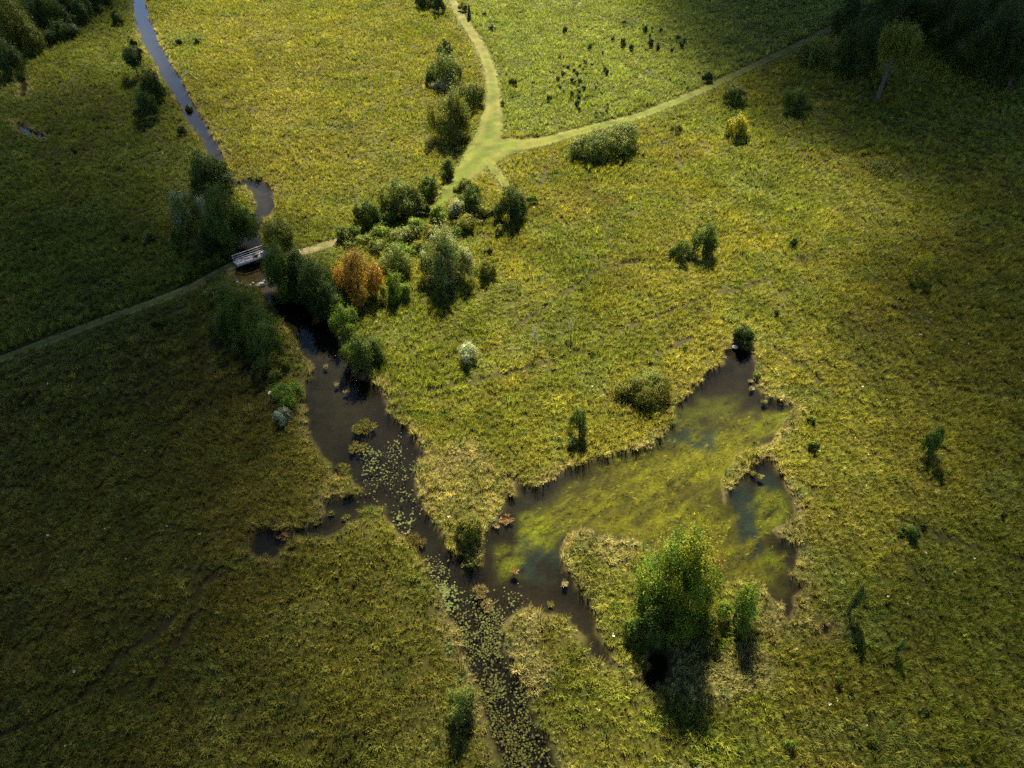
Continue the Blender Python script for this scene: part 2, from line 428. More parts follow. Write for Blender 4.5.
# ------------------------------------------------------------------ paths
for pi, (name, kind, P, ws) in enumerate(PATH_XY):
    # Catmull-Rom resample
    pts, wid = [], []
    for i in range(len(P) - 1):
        p0, p1, p2, p3 = P[max(i - 1, 0)], P[i], P[i + 1], P[min(i + 2, len(P) - 1)]
        n = max(2, int(np.hypot(*(p2 - p1)) / 0.5))
        for t in np.arange(n) / n:
            pts.append(0.5 * ((2 * p1) + (-p0 + p2) * t + (2 * p0 - 5 * p1 + 4 * p2 - p3) * t * t + (-p0 + 3 * p1 - 3 * p2 + p3) * t ** 3)); wid.append(ws[i] * (1 - t) + ws[i + 1] * t)
    pts.append(P[-1]); wid.append(ws[-1])
    pts, wid = np.array(pts), np.array(wid)
    tn = np.gradient(pts, axis=0); tn /= np.linalg.norm(tn, axis=1)[:, None]
    nm = np.stack([-tn[:, 1], tn[:, 0]], 1)
    K = 17
    s = np.linspace(-1, 1, K)
    jitter = 1 + 0.22 * (np.stack([vnoise(np.arange(len(pts)) / 3.0, np.full(len(pts), q * 9.0 + pi), 5) for q in (0, 1)], 1) - 0.5)
    off = np.where(s < 0, 1, 0)[None] * jitter[:, :1] + np.where(s >= 0, 1, 0)[None] * jitter[:, 1:]
    V = pts[:, None, :] + nm[:, None, :] * (s[None, :, None] * off[:, :, None] * wid[:, None, None] / 2)
    vx, vy = V[..., 0].ravel(), V[..., 1].ravel()
    z = np.full(len(vx), 0.075 + 0.006 * pi) + 0.03 * (fbm(vx, vy, 2.0, 71, 2) - .5)
    S = np.tile(s[None], (len(pts), 1)).ravel()
    z = z - 0.12 * sstep(0.85, 1.0, np.abs(S))
    mown = np.array([0.047, 0.060, 0.004]); straw = np.array([0.078, 0.072, 0.013]); sand = np.array([0.16, 0.125, 0.062]); dirt = np.array([0.135, 0.110, 0.045]); olive = np.array([0.075, 0.082, 0.013])
    rut = np.exp(-((np.abs(S) - 0.55) / 0.2) ** 2)
    nz = fbm(vx, vy, 3.0, 72, 3); far = sstep(150, 185, vy)
    if kind == 'mown':
        t = np.clip(rut * (0.3 + 0.6 * nz) + 0.5 * sstep(.5, .66, nz) + 0.75 * far * (pi == 0) * (0.4 + 0.6 * nz) + 0.25 * (pi == 2) + 0.15 * (pi == 1) * sstep(20, 60, vx), 0, 1); a, b = mown, straw
    elif kind == 'sand':
        px_s, _ = to_px(vx, vy); t = np.clip(0.25 + 0.8 * sstep(.3, .6, nz), 0, 1) * sstep(350, 325, px_s); a, b = mown * .9, sand
    else:
        t = np.clip(rut * (0.5 + 0.6 * nz), 0, 1); a, b = olive, dirt
    c = (a * (1 - t[:, None]) + b * t[:, None]) * (0.5 + 0.9 * fbm(vx, vy, 1.6, 73, 3))[:, None]
    ix = np.arange(len(pts) * K).reshape(len(pts), K)
    q = np.stack([ix[:-1, :-1], ix[1:, :-1], ix[1:, 1:], ix[:-1, 1:]], -1).reshape(-1, 4)[:, ::-1]
    o = link(name, mesh_from(name, np.stack([vx, vy, z], 1), q, c, [M_PATH], smooth=True))
    tag(o, kind="structure")

# ------------------------------------------------------------------ unseen clouds added high up, shaped to darken the meadow and the frame edges
def cloud_mat():
    m, nt, out = new_mat("added_cloud_vapour")
    v = N(nt, "ShaderNodeVolumePrincipled")
    v.inputs["Color"].default_value = (0.95, 0.95, 0.97, 1); v.inputs["Density"].default_value = 0.05; v.inputs["Anisotropy"].default_value = 0.3
    nt.links.new(v.outputs[0], out.inputs["Volume"])
    return m
M_ADDED_CLOUD = cloud_mat()
ADDED_CLOUD_Z = 1500.0
def cloud(gx_, gy_, rx, ry, rz, seed):
    """an added, unseen light blocker whose shadow is centred on ground point (gx_, gy_)"""
    d = ADDED_CLOUD_Z / math.tan(SUN_EL)
    cx, cy_ = gx_ + d * math.sin(SUN_AZ), gy_ + d * math.cos(SUN_AZ)
    import bmesh
    bm = bmesh.new(); bmesh.ops.create_icosphere(bm, subdivisions=4, radius=1.0)
    rs = np.random.default_rng(seed); k = rs.normal(size=(10, 3)) * 2.2; ph = rs.uniform(0, 6.28, 10)
    for v in bm.verts:
        p = np.array(v.co); f = 1 + 0.05 * np.sin(k @ p * 1.6 + ph).sum() * 0.55
        r2 = min(1.0, p[0] ** 2 + p[1] ** 2)
        v.co = (p[0] * rx * f, p[1] * ry * f, math.copysign((1 - r2) ** 1.2, p[2]) * rz * f)
    me = bpy.data.meshes.new("cloud"); bm.to_mesh(me); bm.free(); me.materials.append(M_ADDED_CLOUD)
    o = link("cloud", me, loc=(cx, cy_, ADDED_CLOUD_Z)); tag(o, kind="structure")
ADDED_CLOUDS = [  # shade centre and half extents (photo pixels), optical depth
    (-75, 630, 425, 290, 5.0), (0, 350, 270, 170, 1.7), (-20, 30, 185, 120, 2.0), (-40, 210, 250, 150, 1.7),
    (1080, 90, 430, 255, 5.0), (1120, 430, 285, 220, 1.9), (1060, 730, 390, 210, 1.6), (300, 800, 420, 160, 1.0)]
for i, (px_, py_, rx, ry, tau) in enumerate(ADDED_CLOUDS):
    y0_, y1_ = at(0, py_ + ry)[1], at(0, max(py_ - ry, -120))[1]
    xc = at(px_, py_)[0]
    cloud(xc, (y0_ + y1_) / 2, rx / ppm(py_), (y1_ - y0_) / 2, 7.1 * tau * 1.7, i + 1)

# ------------------------------------------------------------------ grass: instanced tussocks
def blades(n, h, spread, width, lean, seed, curl=0.5):
    rs = np.random.default_rng(seed)
    V, F, T = [], [], []
    for i in range(n):
        a = rs.uniform(0, 2 * math.pi); r = spread * math.sqrt(rs.uniform(0, 1)) * 0.6
        b = np.array([math.cos(a) * r, math.sin(a) * r, -0.08])
        da = a + rs.normal(0, 1.1); hh = h * rs.uniform(0.6, 1.1); out = spread * rs.uniform(0.3, 1.0)
        d = np.array([math.cos(da), math.sin(da), 0.0]); side = np.array([-d[1], d[0], 0]) * width * rs.uniform(.7, 1.3) / 2
        m = b + d * out * 0.35 + np.array([0, 0, hh * 0.62]) + np.array([lean * .35, -lean * .2, 0])
        e = b + d * out * (1.0 + curl * .4) + np.array([0, 0, hh * (1.0 - curl * 0.35)]) + np.array([lean, -lean * .6, 0])
        j = len(V)
        V += [b - side * .7, b + side * .7, m + side, m - side, e + side * .35, e - side * .35]
        F += [(j, j + 1, j + 2, j + 3), (j + 3, j + 2, j + 4, j + 5)]
        T += [rs.uniform(0.65, 1.45)] * 6
    return np.array(V), np.array(F), np.array(T)

def instancer(name, sources, pos, rot, scl, col, pick, label):
    me = bpy.data.meshes.new(name)
    me.vertices.add(len(pos)); me.vertices.foreach_set("co", pos.astype(np.float32).ravel()); me.update()
    def av(n, t, k, arr):
        a = me.attributes.new(n, t, 'POINT'); a.data.foreach_set(k, np.ascontiguousarray(arr).ravel())
    av("rot", 'FLOAT_VECTOR', "vector", rot.astype(np.float32)); av("scl", 'FLOAT_VECTOR', "vector", scl.astype(np.float32))
    av("col", 'FLOAT_COLOR', "color", np.concatenate([col, np.ones((len(col), 1))], 1).astype(np.float32)); av("pick", 'INT', "value", pick.astype(np.int32))
    o = link(name, me); tag(o, label, None, None, "stuff")
    ng = bpy.data.node_groups.new(name, 'GeometryNodeTree')
    ng.interface.new_socket("Geometry", in_out='INPUT', socket_type='NodeSocketGeometry'); ng.interface.new_socket("Geometry", in_out='OUTPUT', socket_type='NodeSocketGeometry')
    L = ng.links.new
    gi, go = ng.nodes.new("NodeGroupInput"), ng.nodes.new("NodeGroupOutput")
    ci = ng.nodes.new("GeometryNodeCollectionInfo"); ci.inputs["Collection"].default_value = sources
    ci.inputs["Separate Children"].default_value = True; ci.inputs["Reset Children"].default_value = True
    ip = ng.nodes.new("GeometryNodeInstanceOnPoints"); ip.inputs["Pick Instance"].default_value = True
    def na(n, t):
        x = ng.nodes.new("GeometryNodeInputNamedAttribute"); x.data_type = t; x.inputs["Name"].default_value = n
        return next(s for s in x.outputs if s.enabled and s.name == "Attribute")
    L(gi.outputs[0], ip.inputs["Points"]); L(ci.outputs[0], ip.inputs["Instance"]); L(na("pick", 'INT'), ip.inputs["Instance Index"])
    L(na("rot", 'FLOAT_VECTOR'), ip.inputs["Rotation"]); L(na("scl", 'FLOAT_VECTOR'), ip.inputs["Scale"]); L(ip.outputs[0], go.inputs[0])
    md = o.modifiers.new("scatter", 'NODES'); md.node_group = ng
    return o

def sources(name, meshes):
    c = bpy.data.collections.new(name)
    for i, me in enumerate(meshes):
        c.objects.link(bpy.data.objects.new("%s_%02d" % (name, i), me))
    return c

def src_mesh(name, V, F, T, mat):
    return mesh_from(name, V, F, None, [mat], extra={"tint": T})

grass_src = sources("grass_tuft", [src_mesh("tuft", *blades(44, 0.72, 0.34, 0.030, 0.06, 100 + i, 0.35), M_GRASS) for i in range(6)] +
                    [src_mesh("tuft", *blades(26, 0.92, 0.24, 0.028, 0.05, 120 + i, 0.1), M_GRASS) for i in range(2)])

def scatter(x0, x1, y0, y1, step, seed):
    rs = np.random.default_rng(seed)
    a, b = np.meshgrid(np.arange(x0, x1, step), np.arange(y0, y1, step))
    a[1::2] += step * .5
    a = a.ravel() + rs.uniform(-.42, .42, a.size) * step; b = b.ravel() + rs.uniform(-.42, .42, b.size) * step
    px, py = to_px(a, b)
    k = (px > -60) & (px < W + 60) & (py > -30) & (py < H + 50)
    return a[k], b[k], px[k], py[k]

def grass_layer(name, steps, size0, hk, keep_base, seed, label):
    PTS = [scatter(-60, 60, 18, 62, steps[0], seed + 1), scatter(-100, 100, 62, 120, steps[1], seed + 2), scatter(-165, 165, 120, 248, steps[2], seed + 3)]
    gxs = np.concatenate([p[0] for p in PTS]); gys = np.concatenate([p[1] for p in PTS])
    gst = np.concatenate([np.full(len(p[0]), s) for p, s in zip(PTS, steps)])
    wsd, psd, trd = water_sd(gxs, gys), path_sd(gxs, gys), trail_d(gxs, gys)
    clump = fbm(gxs, gys, 2.2, 81, 2)
    keep = (wsd > 0.12) & (psd > -0.15 + 0.7 * fbm(gxs, gys, 1.3, 83, 2)) & ~(trd < 0.32) & (rng.uniform(0, 1, len(gxs)) < keep_base + 1.1 * sstep(.28, .62, clump))
    gxs, gys, gst, wsd, psd, clump = [a[keep] for a in (gxs, gys, gst, wsd, psd, clump)]
    n = len(gxs)
    gz = ground_z(gxs, gys, wsd, psd)
    size = size0 * (0.62 + 0.55 * clump + rng.uniform(-.3, .42, n)) * (gst / steps[0]) ** 0.6
    tall = hk * (0.85 + 0.45 * (fbm(gxs, gys, 12, 82, 2) - 0.3) + 0.25 * sstep(2.0, 0.2, wsd)) * np.where(path_sd(gxs, gys - 0.7) < psd, (0.75 + 0.5 * sstep(0.0, 0.5, psd) - 0.25 * sstep(1.5, 4, psd)) * np.where(path_sd(gxs, gys, 'dirt') < 1.6, 1.5, 1.0), 0.45 + 0.55 * sstep(0.0, 1.8, psd))
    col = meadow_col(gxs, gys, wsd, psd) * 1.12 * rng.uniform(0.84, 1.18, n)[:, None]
    spark = rng.uniform(0, 1, n)
    col = np.where((spark < 0.025)[:, None], col * np.array([1.6, 1.5, 1.5]), col)
    col = np.where((spark > 0.94)[:, None], col * np.array([0.55, 0.75, 0.8]), col)
    rot = np.stack([rng.normal(0, .12, n), rng.normal(0, .12, n), rng.uniform(-0.9, 0.9, n)], 1)
    instancer(name, grass_src, np.stack([gxs, gys, gz], 1), rot, np.stack([size, size, size * tall], 1), np.clip(col, 0, .8), rng.integers(0, 8, n), label)
    print(name, n)
grass_layer("marsh_tussocks", (0.56, 0.70, 0.90), 1.08, 0.85, 0.78, 10, "tall olive and yellow sedge tussocks covering the open marsh")
grass_layer("meadow_grass", (0.46, 0.58, 0.72), 0.66, 0.40, 0.8, 50, "lower grass filling the gaps between the sedge tussocks")

# water lilies: floating carpet of round notched pads
def pad(seed, r):
    rs = np.random.default_rng(seed); V, F, T = [(0, 0, 0.0)], [], [1.0]
    k = 10
    for i in range(k + 1):
        a = 0.25 + (2 * math.pi - 0.5) * i / k
        V.append((math.cos(a) * r, math.sin(a) * r, rs.uniform(0.0, 0.02))); T.append(rs.uniform(.8, 1.2))
    F = [(0, i, i + 1) for i in range(1, k + 1)]
    return np.array(V), np.array(F), np.array(T)
pad_src = sources("lily_leaf", [src_mesh("pad", *pad(i, 0.5), M_GRASS) for i in range(3)])
lx, ly, _, _ = scatter(-30, 15, 16, 62, 0.15, 21)
lw = water_sd(lx, ly)
dens = np.zeros(len(lx))
for pts, d in (([(418,565),(450,580),(500,605),(510,640),(525,680),(535,700),(560,745),(580,800),(490,800),(470,700),(440,620)], 0.85), ([(355,445),(400,438),(415,465),(400,490),(365,490)], 0.22),
               ([(392,510),(415,515),(412,540),(395,530)], 0.8), ([(560,610),(600,640),(600,665),(575,650)], 0.13), ([(418,560),(445,560),(460,600),(440,600)], .5), ([(340,480),(420,490),(430,520),(370,505)], .12), ([(480,595),(520,590),(520,615),(495,625)], .5)):
    dens = np.maximum(dens, d * poly_mask(lx, ly, pts, 0.9))
dens *= 0.26 + 0.72 * sstep(0.34, 0.60, fbm(lx, ly, 2.2, 22, 3))
k = (lw < -0.15) & (rng.uniform(0, 1, len(lx)) < dens)
lx, ly = lx[k], ly[k]; n = len(lx)
brightp = sum(poly_mask(lx, ly, p, 0.5) for p in ([(430,585),(452,585),(462,605),(446,612)], [(392,512),(412,515),(410,532),(396,530)], [(362,445),(378,440),(382,470),(364,472)], [(395,440),(408,442),(404,458)]))
lc = np.array([0.056, 0.062, 0.008]) * rng.uniform(.4, 1.5, n)[:, None]
lc = np.where((rng.uniform(0, 1, n) < .12)[:, None], np.array([0.10, 0.085, 0.012]), lc)
lc = lc * (1 - np.clip(brightp, 0, 1)[:, None] * .5) + np.array([0.085, 0.115, 0.028]) * np.clip(brightp, 0, 1)[:, None] * .5
ls = rng.uniform(.07, .20, n) * (1 + .5 * np.clip(brightp, 0, 1))
instancer("water_lilies", pad_src, np.stack([lx, ly, np.full(n, WATER_Z + 0.006) + rng.uniform(0, .05, n)], 1), np.stack([rng.normal(0, .06, n), rng.normal(0, .06, n), rng.uniform(0, 6.28, n)], 1),
          np.stack([ls, ls, ls], 1), lc, rng.integers(0, 3, n), "small yellow-green lily pads floating over the dark channel")
print("pads", n)

# pondweed drifting just under the surface
wd_src = sources("weed_sprig", [src_mesh("sprig", *blades(12, 0.05, 0.55, 0.05, 0.25, 400 + i, 0.0), M_GRASS) for i in range(4)])
qx, qy, _, _ = scatter(-8, 36, 24, 62, 0.22, 27)
qw = water_sd(qx, qy); bc = bed_col(qx, qy)
q = np.clip((bc[:, 1] - 0.022) / 0.04, 0, 1) * (0.3 + 0.8 * sstep(.4, .62, fbm(qx, qy, 1.4, 28, 3)))
k = (qw < -0.3) & (rng.uniform(0, 1, len(qx)) < q)
qx, qy, bc = qx[k], qy[k], bc[k]; n = len(qx)
wc = np.array([0.074, 0.080, 0.004]) * rng.uniform(.5, 1.5, n)[:, None]
wc = np.where((rng.uniform(0, 1, n) < .06)[:, None], np.array([0.26, 0.25, 0.012]), wc)
ws_ = rng.uniform(.22, .6, n)
instancer("pondweed", wd_src, np.stack([qx, qy, np.full(n, WATER_Z - 0.03) - rng.uniform(0, .12, n)], 1), np.stack([rng.normal(0, .05, n), rng.normal(0, .05, n), R(35) + rng.normal(0, .5, n)], 1),
          np.stack([ws_ * 1.2, ws_ * .6, ws_], 1), wc, rng.integers(0, 4, n), "yellow-green pondweed streaked through the shallow pond")
print("pondweed", n)

# short mown turf on the paths
tx, ty, _, _ = scatter(-150, 130, 50, 246, 0.45, 29)
tp, tw_ = path_sd(tx, ty), water_sd(tx, ty)
k = (tp < 0.25) & (tw_ > .3) & (rng.uniform(0, 1, len(tx)) < np.where(tp > -0.5, .6, 0.0))
tx, ty = tx[k], ty[k]; n = len(tx)
tc = np.array([0.125, 0.128, 0.013]) * (0.6 + 0.8 * fbm(tx, ty, 2.0, 30, 2))[:, None] * rng.uniform(.8, 1.25, n)[:, None]
tc = tc * 0.85
tc = np.where((rng.uniform(0, 1, n) < .25 * sstep(150, 185, ty) + .06)[:, None], np.array([0.17, 0.145, 0.05]), tc)
dp = path_sd(tx, ty, 'dirt') < 0.3
tc = np.where(dp[:, None], tc * 0.65, tc)
ts = rng.uniform(.35, .85, n)
instancer("mown_grass", grass_src, np.stack([tx, ty, np.full(n, 0.09)], 1), np.stack([np.zeros(n), np.zeros(n), rng.uniform(0, 6.28, n)], 1), np.stack([ts, ts, ts * .4], 1), tc, rng.integers(0, 8, n),
          "short mown turf on the paths between the meadows")

# pale flower heads dotted through the grass
fl_src = sources("flower_head", [src_mesh("flower", *blades(7, 0.2, 0.16, 0.10, 0.0, 300 + i, 0.8), M_GRASS) for i in range(2)])
fx, fy, fpx, fpy = scatter(-75, 85, 18, 130, 1.5, 23)
fw, fp = water_sd(fx, fy), path_sd(fx, fy)
fd = np.where((fpx > 700) & (fpy > 330), 0.10, 0.012) * sstep(.35, .65, fbm(fx, fy, 9, 24, 2)) * 1.6
k = (fw > .6) & (fp > .6) & (rng.uniform(0, 1, len(fx)) < fd)
fx, fy = fx[k], fy[k]; n = len(fx)
s_ = rng.uniform(.35, .85, n)
fc = np.where((rng.uniform(0, 1, n) < .6)[:, None], np.array([0.62, 0.60, 0.48]), np.array([0.42, 0.42, 0.12]))
instancer("meadow_flowers", fl_src, np.stack([fx, fy, ground_z(fx, fy) + 0.62], 1), np.stack([np.zeros(n), np.zeros(n), rng.uniform(0, 6.28, n)], 1), np.stack([s_, s_, s_], 1), fc, rng.integers(0, 2, n),
          "scattered pale flower heads standing in the meadow grass")

# ------------------------------------------------------------------ trees and shrubs
PAL = dict(dark=(.034, .050, .009), mid=(.055, .080, .011), bright=(.100, .140, .015), olive=(.095, .100, .014), grey=(.135, .15, .036), silver=(.23, .245, .12),
           yellow=(.26, .23, .015), orange=(.27, .145, .018), conifer=(.022, .042, .014), maple=(.068, .100, .009), sage=(.095, .112, .020), straw=(.22, .18, .07), brown=(.13, .09, .03))

def tube(points, radii, sides=6):
    P = np.array(points, float); V, F = [], []
    for i, p in enumerate(P):
        t = P[min(i + 1, len(P) - 1)] - P[max(i - 1, 0)]; t /= np.linalg.norm(t) + 1e-9
        a = np.cross(t, (0.3, 0.9, 0.1)); a /= np.linalg.norm(a) + 1e-9; b = np.cross(t, a)
        for k in range(sides):
            q = 2 * math.pi * k / sides
            V.append(p + (a * math.cos(q) + b * math.sin(q)) * radii[i])
    for i in range(len(P) - 1):
        for k in range(sides):
            k2 = (k + 1) % sides
            F.append((i * sides + k, i * sides + k2, (i + 1) * sides + k2, (i + 1) * sides + k))
    V.append(P[-1] + 0.0); e = len(V) - 1; s0 = (len(P) - 1) * sides
    for k in range(0, sides, 2):
        F.append((s0 + k, s0 + (k + 1) % sides, s0 + (k + 2) % sides, e))
    return np.array(V), F

def join(parts):
    V, F, o = [], [], 0
    for v, f in parts:
        V.append(v); F += [tuple(i + o for i in q) for q in f]; o += len(v)
    return np.concatenate(V), np.array(F)

def leaf_quads(C, Nrm, ls, rs, aspect=0.6):
    n = len(C)
    r = rs.normal(size=(n, 3)); u = np.cross(Nrm, r); u /= np.linalg.norm(u, axis=1)[:, None] + 1e-9
    v = np.cross(Nrm, u); v /= np.linalg.norm(v, axis=1)[:, None] + 1e-9
    s = (ls * rs.uniform(.6, 1.4, n))[:, None]
    V = np.stack([C - u * s * .5, C + v * s * .5 * aspect, C + u * s * .5, C - v * s * .5 * aspect], 1).reshape(-1, 3)
    return V, np.arange(4 * n).reshape(-1, 4)

def crown_points(a, b, z0, n, rs, clumps, kind, ls, low=False):
    """leaf centres and normals in clumps through a crown of half width a, half height b, centre height z0"""
    if kind == 'conifer':
        h = np.clip(rs.beta(1.0, 1.6, n), 0, 1); ang = rs.uniform(0, 2 * math.pi, n)
        tier = np.floor(h * 9 + rs.normal(0, .12, n)) / 9
        arms = 0.75 + 0.35 * np.sin(ang * 5 + tier * 40) * 0.6 + .1 * rs.normal(size=n)
        rad = a * (1 - h) ** 0.85 * arms * np.sqrt(rs.uniform(.25, 1, n))
        C = np.stack([rad * np.cos(ang), rad * np.sin(ang), (z0 - b) + 2 * b * (h * 0.98 + 0.02) - 0.22 * rad], 1)
        Nn = np.stack([np.cos(ang) * .6, np.sin(ang) * .6, np.full(n, .8)], 1) + rs.normal(0, .5, (n, 3))
        return C, Nn / np.linalg.norm(Nn, axis=1)[:, None], np.floor(ang * 2).astype(int) % 7
    # a bumpy rounded body: leaf clumps on lobes round a full crown, some clumps missing
    nl = clumps
    L = rs.normal(size=(nl, 3)); L[:, 2] = L[:, 2] * 0.8 + 0.25; L /= np.linalg.norm(L, axis=1)[:, None]
    lw = rs.uniform(.02, .46, nl); sharp = rs.uniform(9, 30, nl) * (nl / 30.0) ** .5
    hole = rs.uniform(0, 1, nl) < 0.27
    g = rs.normal(size=(int(n * 1.25), 3)); g[:, 2] += 0.15; g /= np.linalg.norm(g, axis=1)[:, None]
    Rr = np.zeros(len(g)); ci = np.zeros(len(g), int); bd = np.full(len(g), -2.0)
    for k in range(nl):
        c = g @ L[k]; w = lw[k] * np.exp(-(1 - c) * sharp[k])
        Rr = np.maximum(Rr, w); m = c > bd; bd = np.where(m, c, bd); ci = np.where(m, k, ci)
    R0 = 0.62 + Rr + 0.22 * np.abs(rs.normal(size=len(g))) * (rs.uniform(0, 1, len(g)) < .34)
    depth = rs.uniform(0, 1, len(g)) ** 2.2 * 0.30
    inner = rs.uniform(0, 1, len(g)) < .12
    rad = R0 * (1 - depth) * np.where(inner, rs.uniform(.3, .8, len(g)), 1) * np.where(hole[ci], 0.66, 1)
    keep = ~(hole[ci] & (rs.uniform(0, 1, len(g)) < .45))
    g, rad, ci = g[keep][:n], rad[keep][:n], ci[keep][:n]; n = len(g)
    P = g * rad[:, None]
    hx = np.ones(n)
    if kind == 'shrub' or low:
        hx = 1 + 0.30 * sstep(0.1, -0.9, P[:, 2])
    C = P * np.array([a, a, b]); C[:, :2] *= hx[:, None]; C[:, 2] += z0
    if kind == 'shrub' or low: C[:, 2] = np.maximum(C[:, 2], rs.uniform(0.02, 0.5, n))
    lc_ = L[ci]
    Nn = g * np.array([1 / a, 1 / a, 1 / b]) * min(a, b) * .8 + (g - lc_) * 1.6 + np.array([0, 0, .15]) + rs.normal(0, .42, (n, 3))
    return C, Nn / (np.linalg.norm(Nn, axis=1)[:, None] + 1e-9), ci

plant_n = 0
def plant(name, kind, cx, cy, wpx, vpx, pal, label, cat, group=None, trunk=None, density=1.0, tips=None, lean=(0, 0), bark=None, bh=None, main=None):
    """a plant whose crown is centred at photo position (cx, cy), wpx wide and vpx tall in the picture"""
    global plant_n
    plant_n += 1
    rs = np.random.default_rng(1000 + plant_n)
    s = ppm(cy); th = PITCH + math.atan((cy - H / 2) / FPX)
    a = wpx / s / 2
    hb2 = (vpx / 2 / s) ** 2 - (a * math.sin(th)) ** 2
    b = math.sqrt(max(hb2, (0.45 * a) ** 2)) / math.cos(th) if hb2 > 0 else 0.5 * a
    b = min(max(b, 0.55 * a), (0.95 * a if kind == 'shrub' else 1.25 * a) if kind != 'conifer' else 2.2 * a)
    b = bh or b
    clear = trunk if trunk is not None else {'shrub': 0.0, 'tree': 0.0, 'conifer': 0.15, 'sapling': 0.5 * b}[kind]
    z0 = b + clear
    bx, by, _ = at(cx, cy, z0)
    s = ppm(cy, z0); a = wpx / s / 2 * 1.08
    gz = float(ground_z(np.array([bx]), np.array([by]))[0])
    root = empty(name, (bx - lean[0], by - lean[1], gz), label, cat, group)
    area = 4 * math.pi * ((a * a + 2 * a * b) / 3)
    ls = max(min(max(0.12, 1.05 / s), 0.34), math.sqrt(area * 1.35 / (0.3 * 60000)))
    n = int(min(max(area * 2.7 * density / (ls * ls * 0.6), 250), 70000))
    clumps = int(min(max(area / 1.1, 16), 90))
    kk = 'shrub' if kind == 'shrub' else ('conifer' if kind == 'conifer' else 'tree')
    low = kind == 'tree' and (trunk is None or trunk < .6)
    if kind == 'conifer':
        bodies = [(0, 0, 1.0, 1.0)]
    else:
        bodies = [(rs.normal(0, .08), rs.normal(0, .08), main or rs.uniform(.60, .72), 1.0)]
        for i in range(7 if wpx > 30 else (5 if wpx > 16 else 2)):
            an = i * 2.1 + rs.uniform(0, 1.2); q = rs.uniform(.40, .82)
            bodies.append((math.cos(an) * q, math.sin(an) * q, rs.uniform(.28, .52), rs.uniform(.38, 1.02) * (1.1 - .35 * q)))
    wsum = sum(q[2] ** 2 * q[3] ** .5 for q in bodies); PC, PN, PI = [], [], []
    for ox, oy, sa, sb in bodies:
        hb = b * sb; zc = hb + (clear if clear < .6 else clear + (b - hb) * rs.uniform(.5, 1.6))
        c_, n_, i_ = crown_points(a * sa, hb * (1 if clear < .6 else .9), zc, int(n * 1.15 * sa ** 2 * sb ** .5 / wsum), rs, max(7, int(clumps * sa)), kk, ls, low=low)
        PC.append(c_ + np.array([ox * a, oy * a, 0])); PN.append(n_); PI.append(i_ + len(PI) * 13)
    C, Nn, ci = np.concatenate(PC), np.concatenate(PN), np.concatenate(PI)
    C = C + np.array([lean[0], lean[1], 0]); n = len(C)
    V, F = leaf_quads(C, Nn, ls, rs, 0.62 if kind != 'conifer' else 0.4)
    base = np.array(PAL[pal])
    cv = rs.uniform(.7, 1.35, max(clumps, 8))[ci % max(clumps, 8)]
    hue = rs.normal(0, .10, (max(clumps, 8), 1))[ci % max(clumps, 8)] * np.array([[1.2, .2, -.5]])
    lc = base * (1 + hue) * (cv * rs.uniform(.7, 1.35, n))[:, None]
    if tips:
        # outer top leaves recoloured: autumn tints, maple's yellow-lit top painted in, paler willow tops
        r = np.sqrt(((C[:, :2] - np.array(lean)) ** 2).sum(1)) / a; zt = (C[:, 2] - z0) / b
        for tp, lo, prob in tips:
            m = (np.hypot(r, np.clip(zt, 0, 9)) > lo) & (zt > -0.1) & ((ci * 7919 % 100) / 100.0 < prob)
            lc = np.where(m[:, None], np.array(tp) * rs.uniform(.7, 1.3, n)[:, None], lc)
    cols = np.repeat(np.clip(lc, 0.003, .8), 4, 0)
    part = "crown" if kind != 'shrub' else "foliage"
    link(part, mesh_from(part, V, F, cols, [M_LEAF]), root)
    # trunk and limbs, or the several stems of a shrub
    parts = []
    top = z0 + b * (0.35 if kind != 'conifer' else 0.95)
    r0 = min(max(0.035, 0.022 * (z0 + b)), 0.35)
    if kind == 'shrub':
        for i in range(5):
            an = i * 1.257 + rs.uniform(-.3, .3); q = np.array([math.cos(an), math.sin(an), 0])
            parts.append(tube([q * a * .08 + np.array([0, 0, -.3]), q * a * .3 + np.array([0, 0, z0 * .7]), q * a * .55 + np.array([0, 0, z0 + b * .35])], [r0, r0 * .7, r0 * .2], 5))
    else:
        L = np.array([lean[0], lean[1], 0.0])
        bend = rs.normal(0, .04 * b, 2)
        tr = [np.array([0, 0, -.4]), L * .35 + np.array([bend[0], bend[1], top * .35]), L * .75 + np.array([-bend[0] * .5, bend[1], top * .7]), L + np.array([0, 0, top])]
        parts.append(tube(tr, [r0 * 1.25, r0 * .9, r0 * .6, r0 * .15], 7))
        if kind != 'conifer':
            for i in range(7):
                an = i * 2.4 + rs.uniform(-.3, .3); q = np.array([math.cos(an), math.sin(an), 0]); t0 = .35 + .45 * i / 7
                st = L * t0 + np.array([0, 0, top * t0]); en = L + q * a * rs.uniform(.35, .6) + np.array([0, 0, min(top * t0 + b * rs.uniform(.2, .5), z0 + b * .4)])
                parts.append(tube([st, (st + en) / 2 + q * a * .08, en], [r0 * .45, r0 * .3, r0 * .08], 5))
    v, f = join(parts)
    pn = "trunk" if kind != 'shrub' else "stems"
    link(pn, mesh_from(pn, v, f, None, [bark or M_BARK], smooth=True), root)
    return root

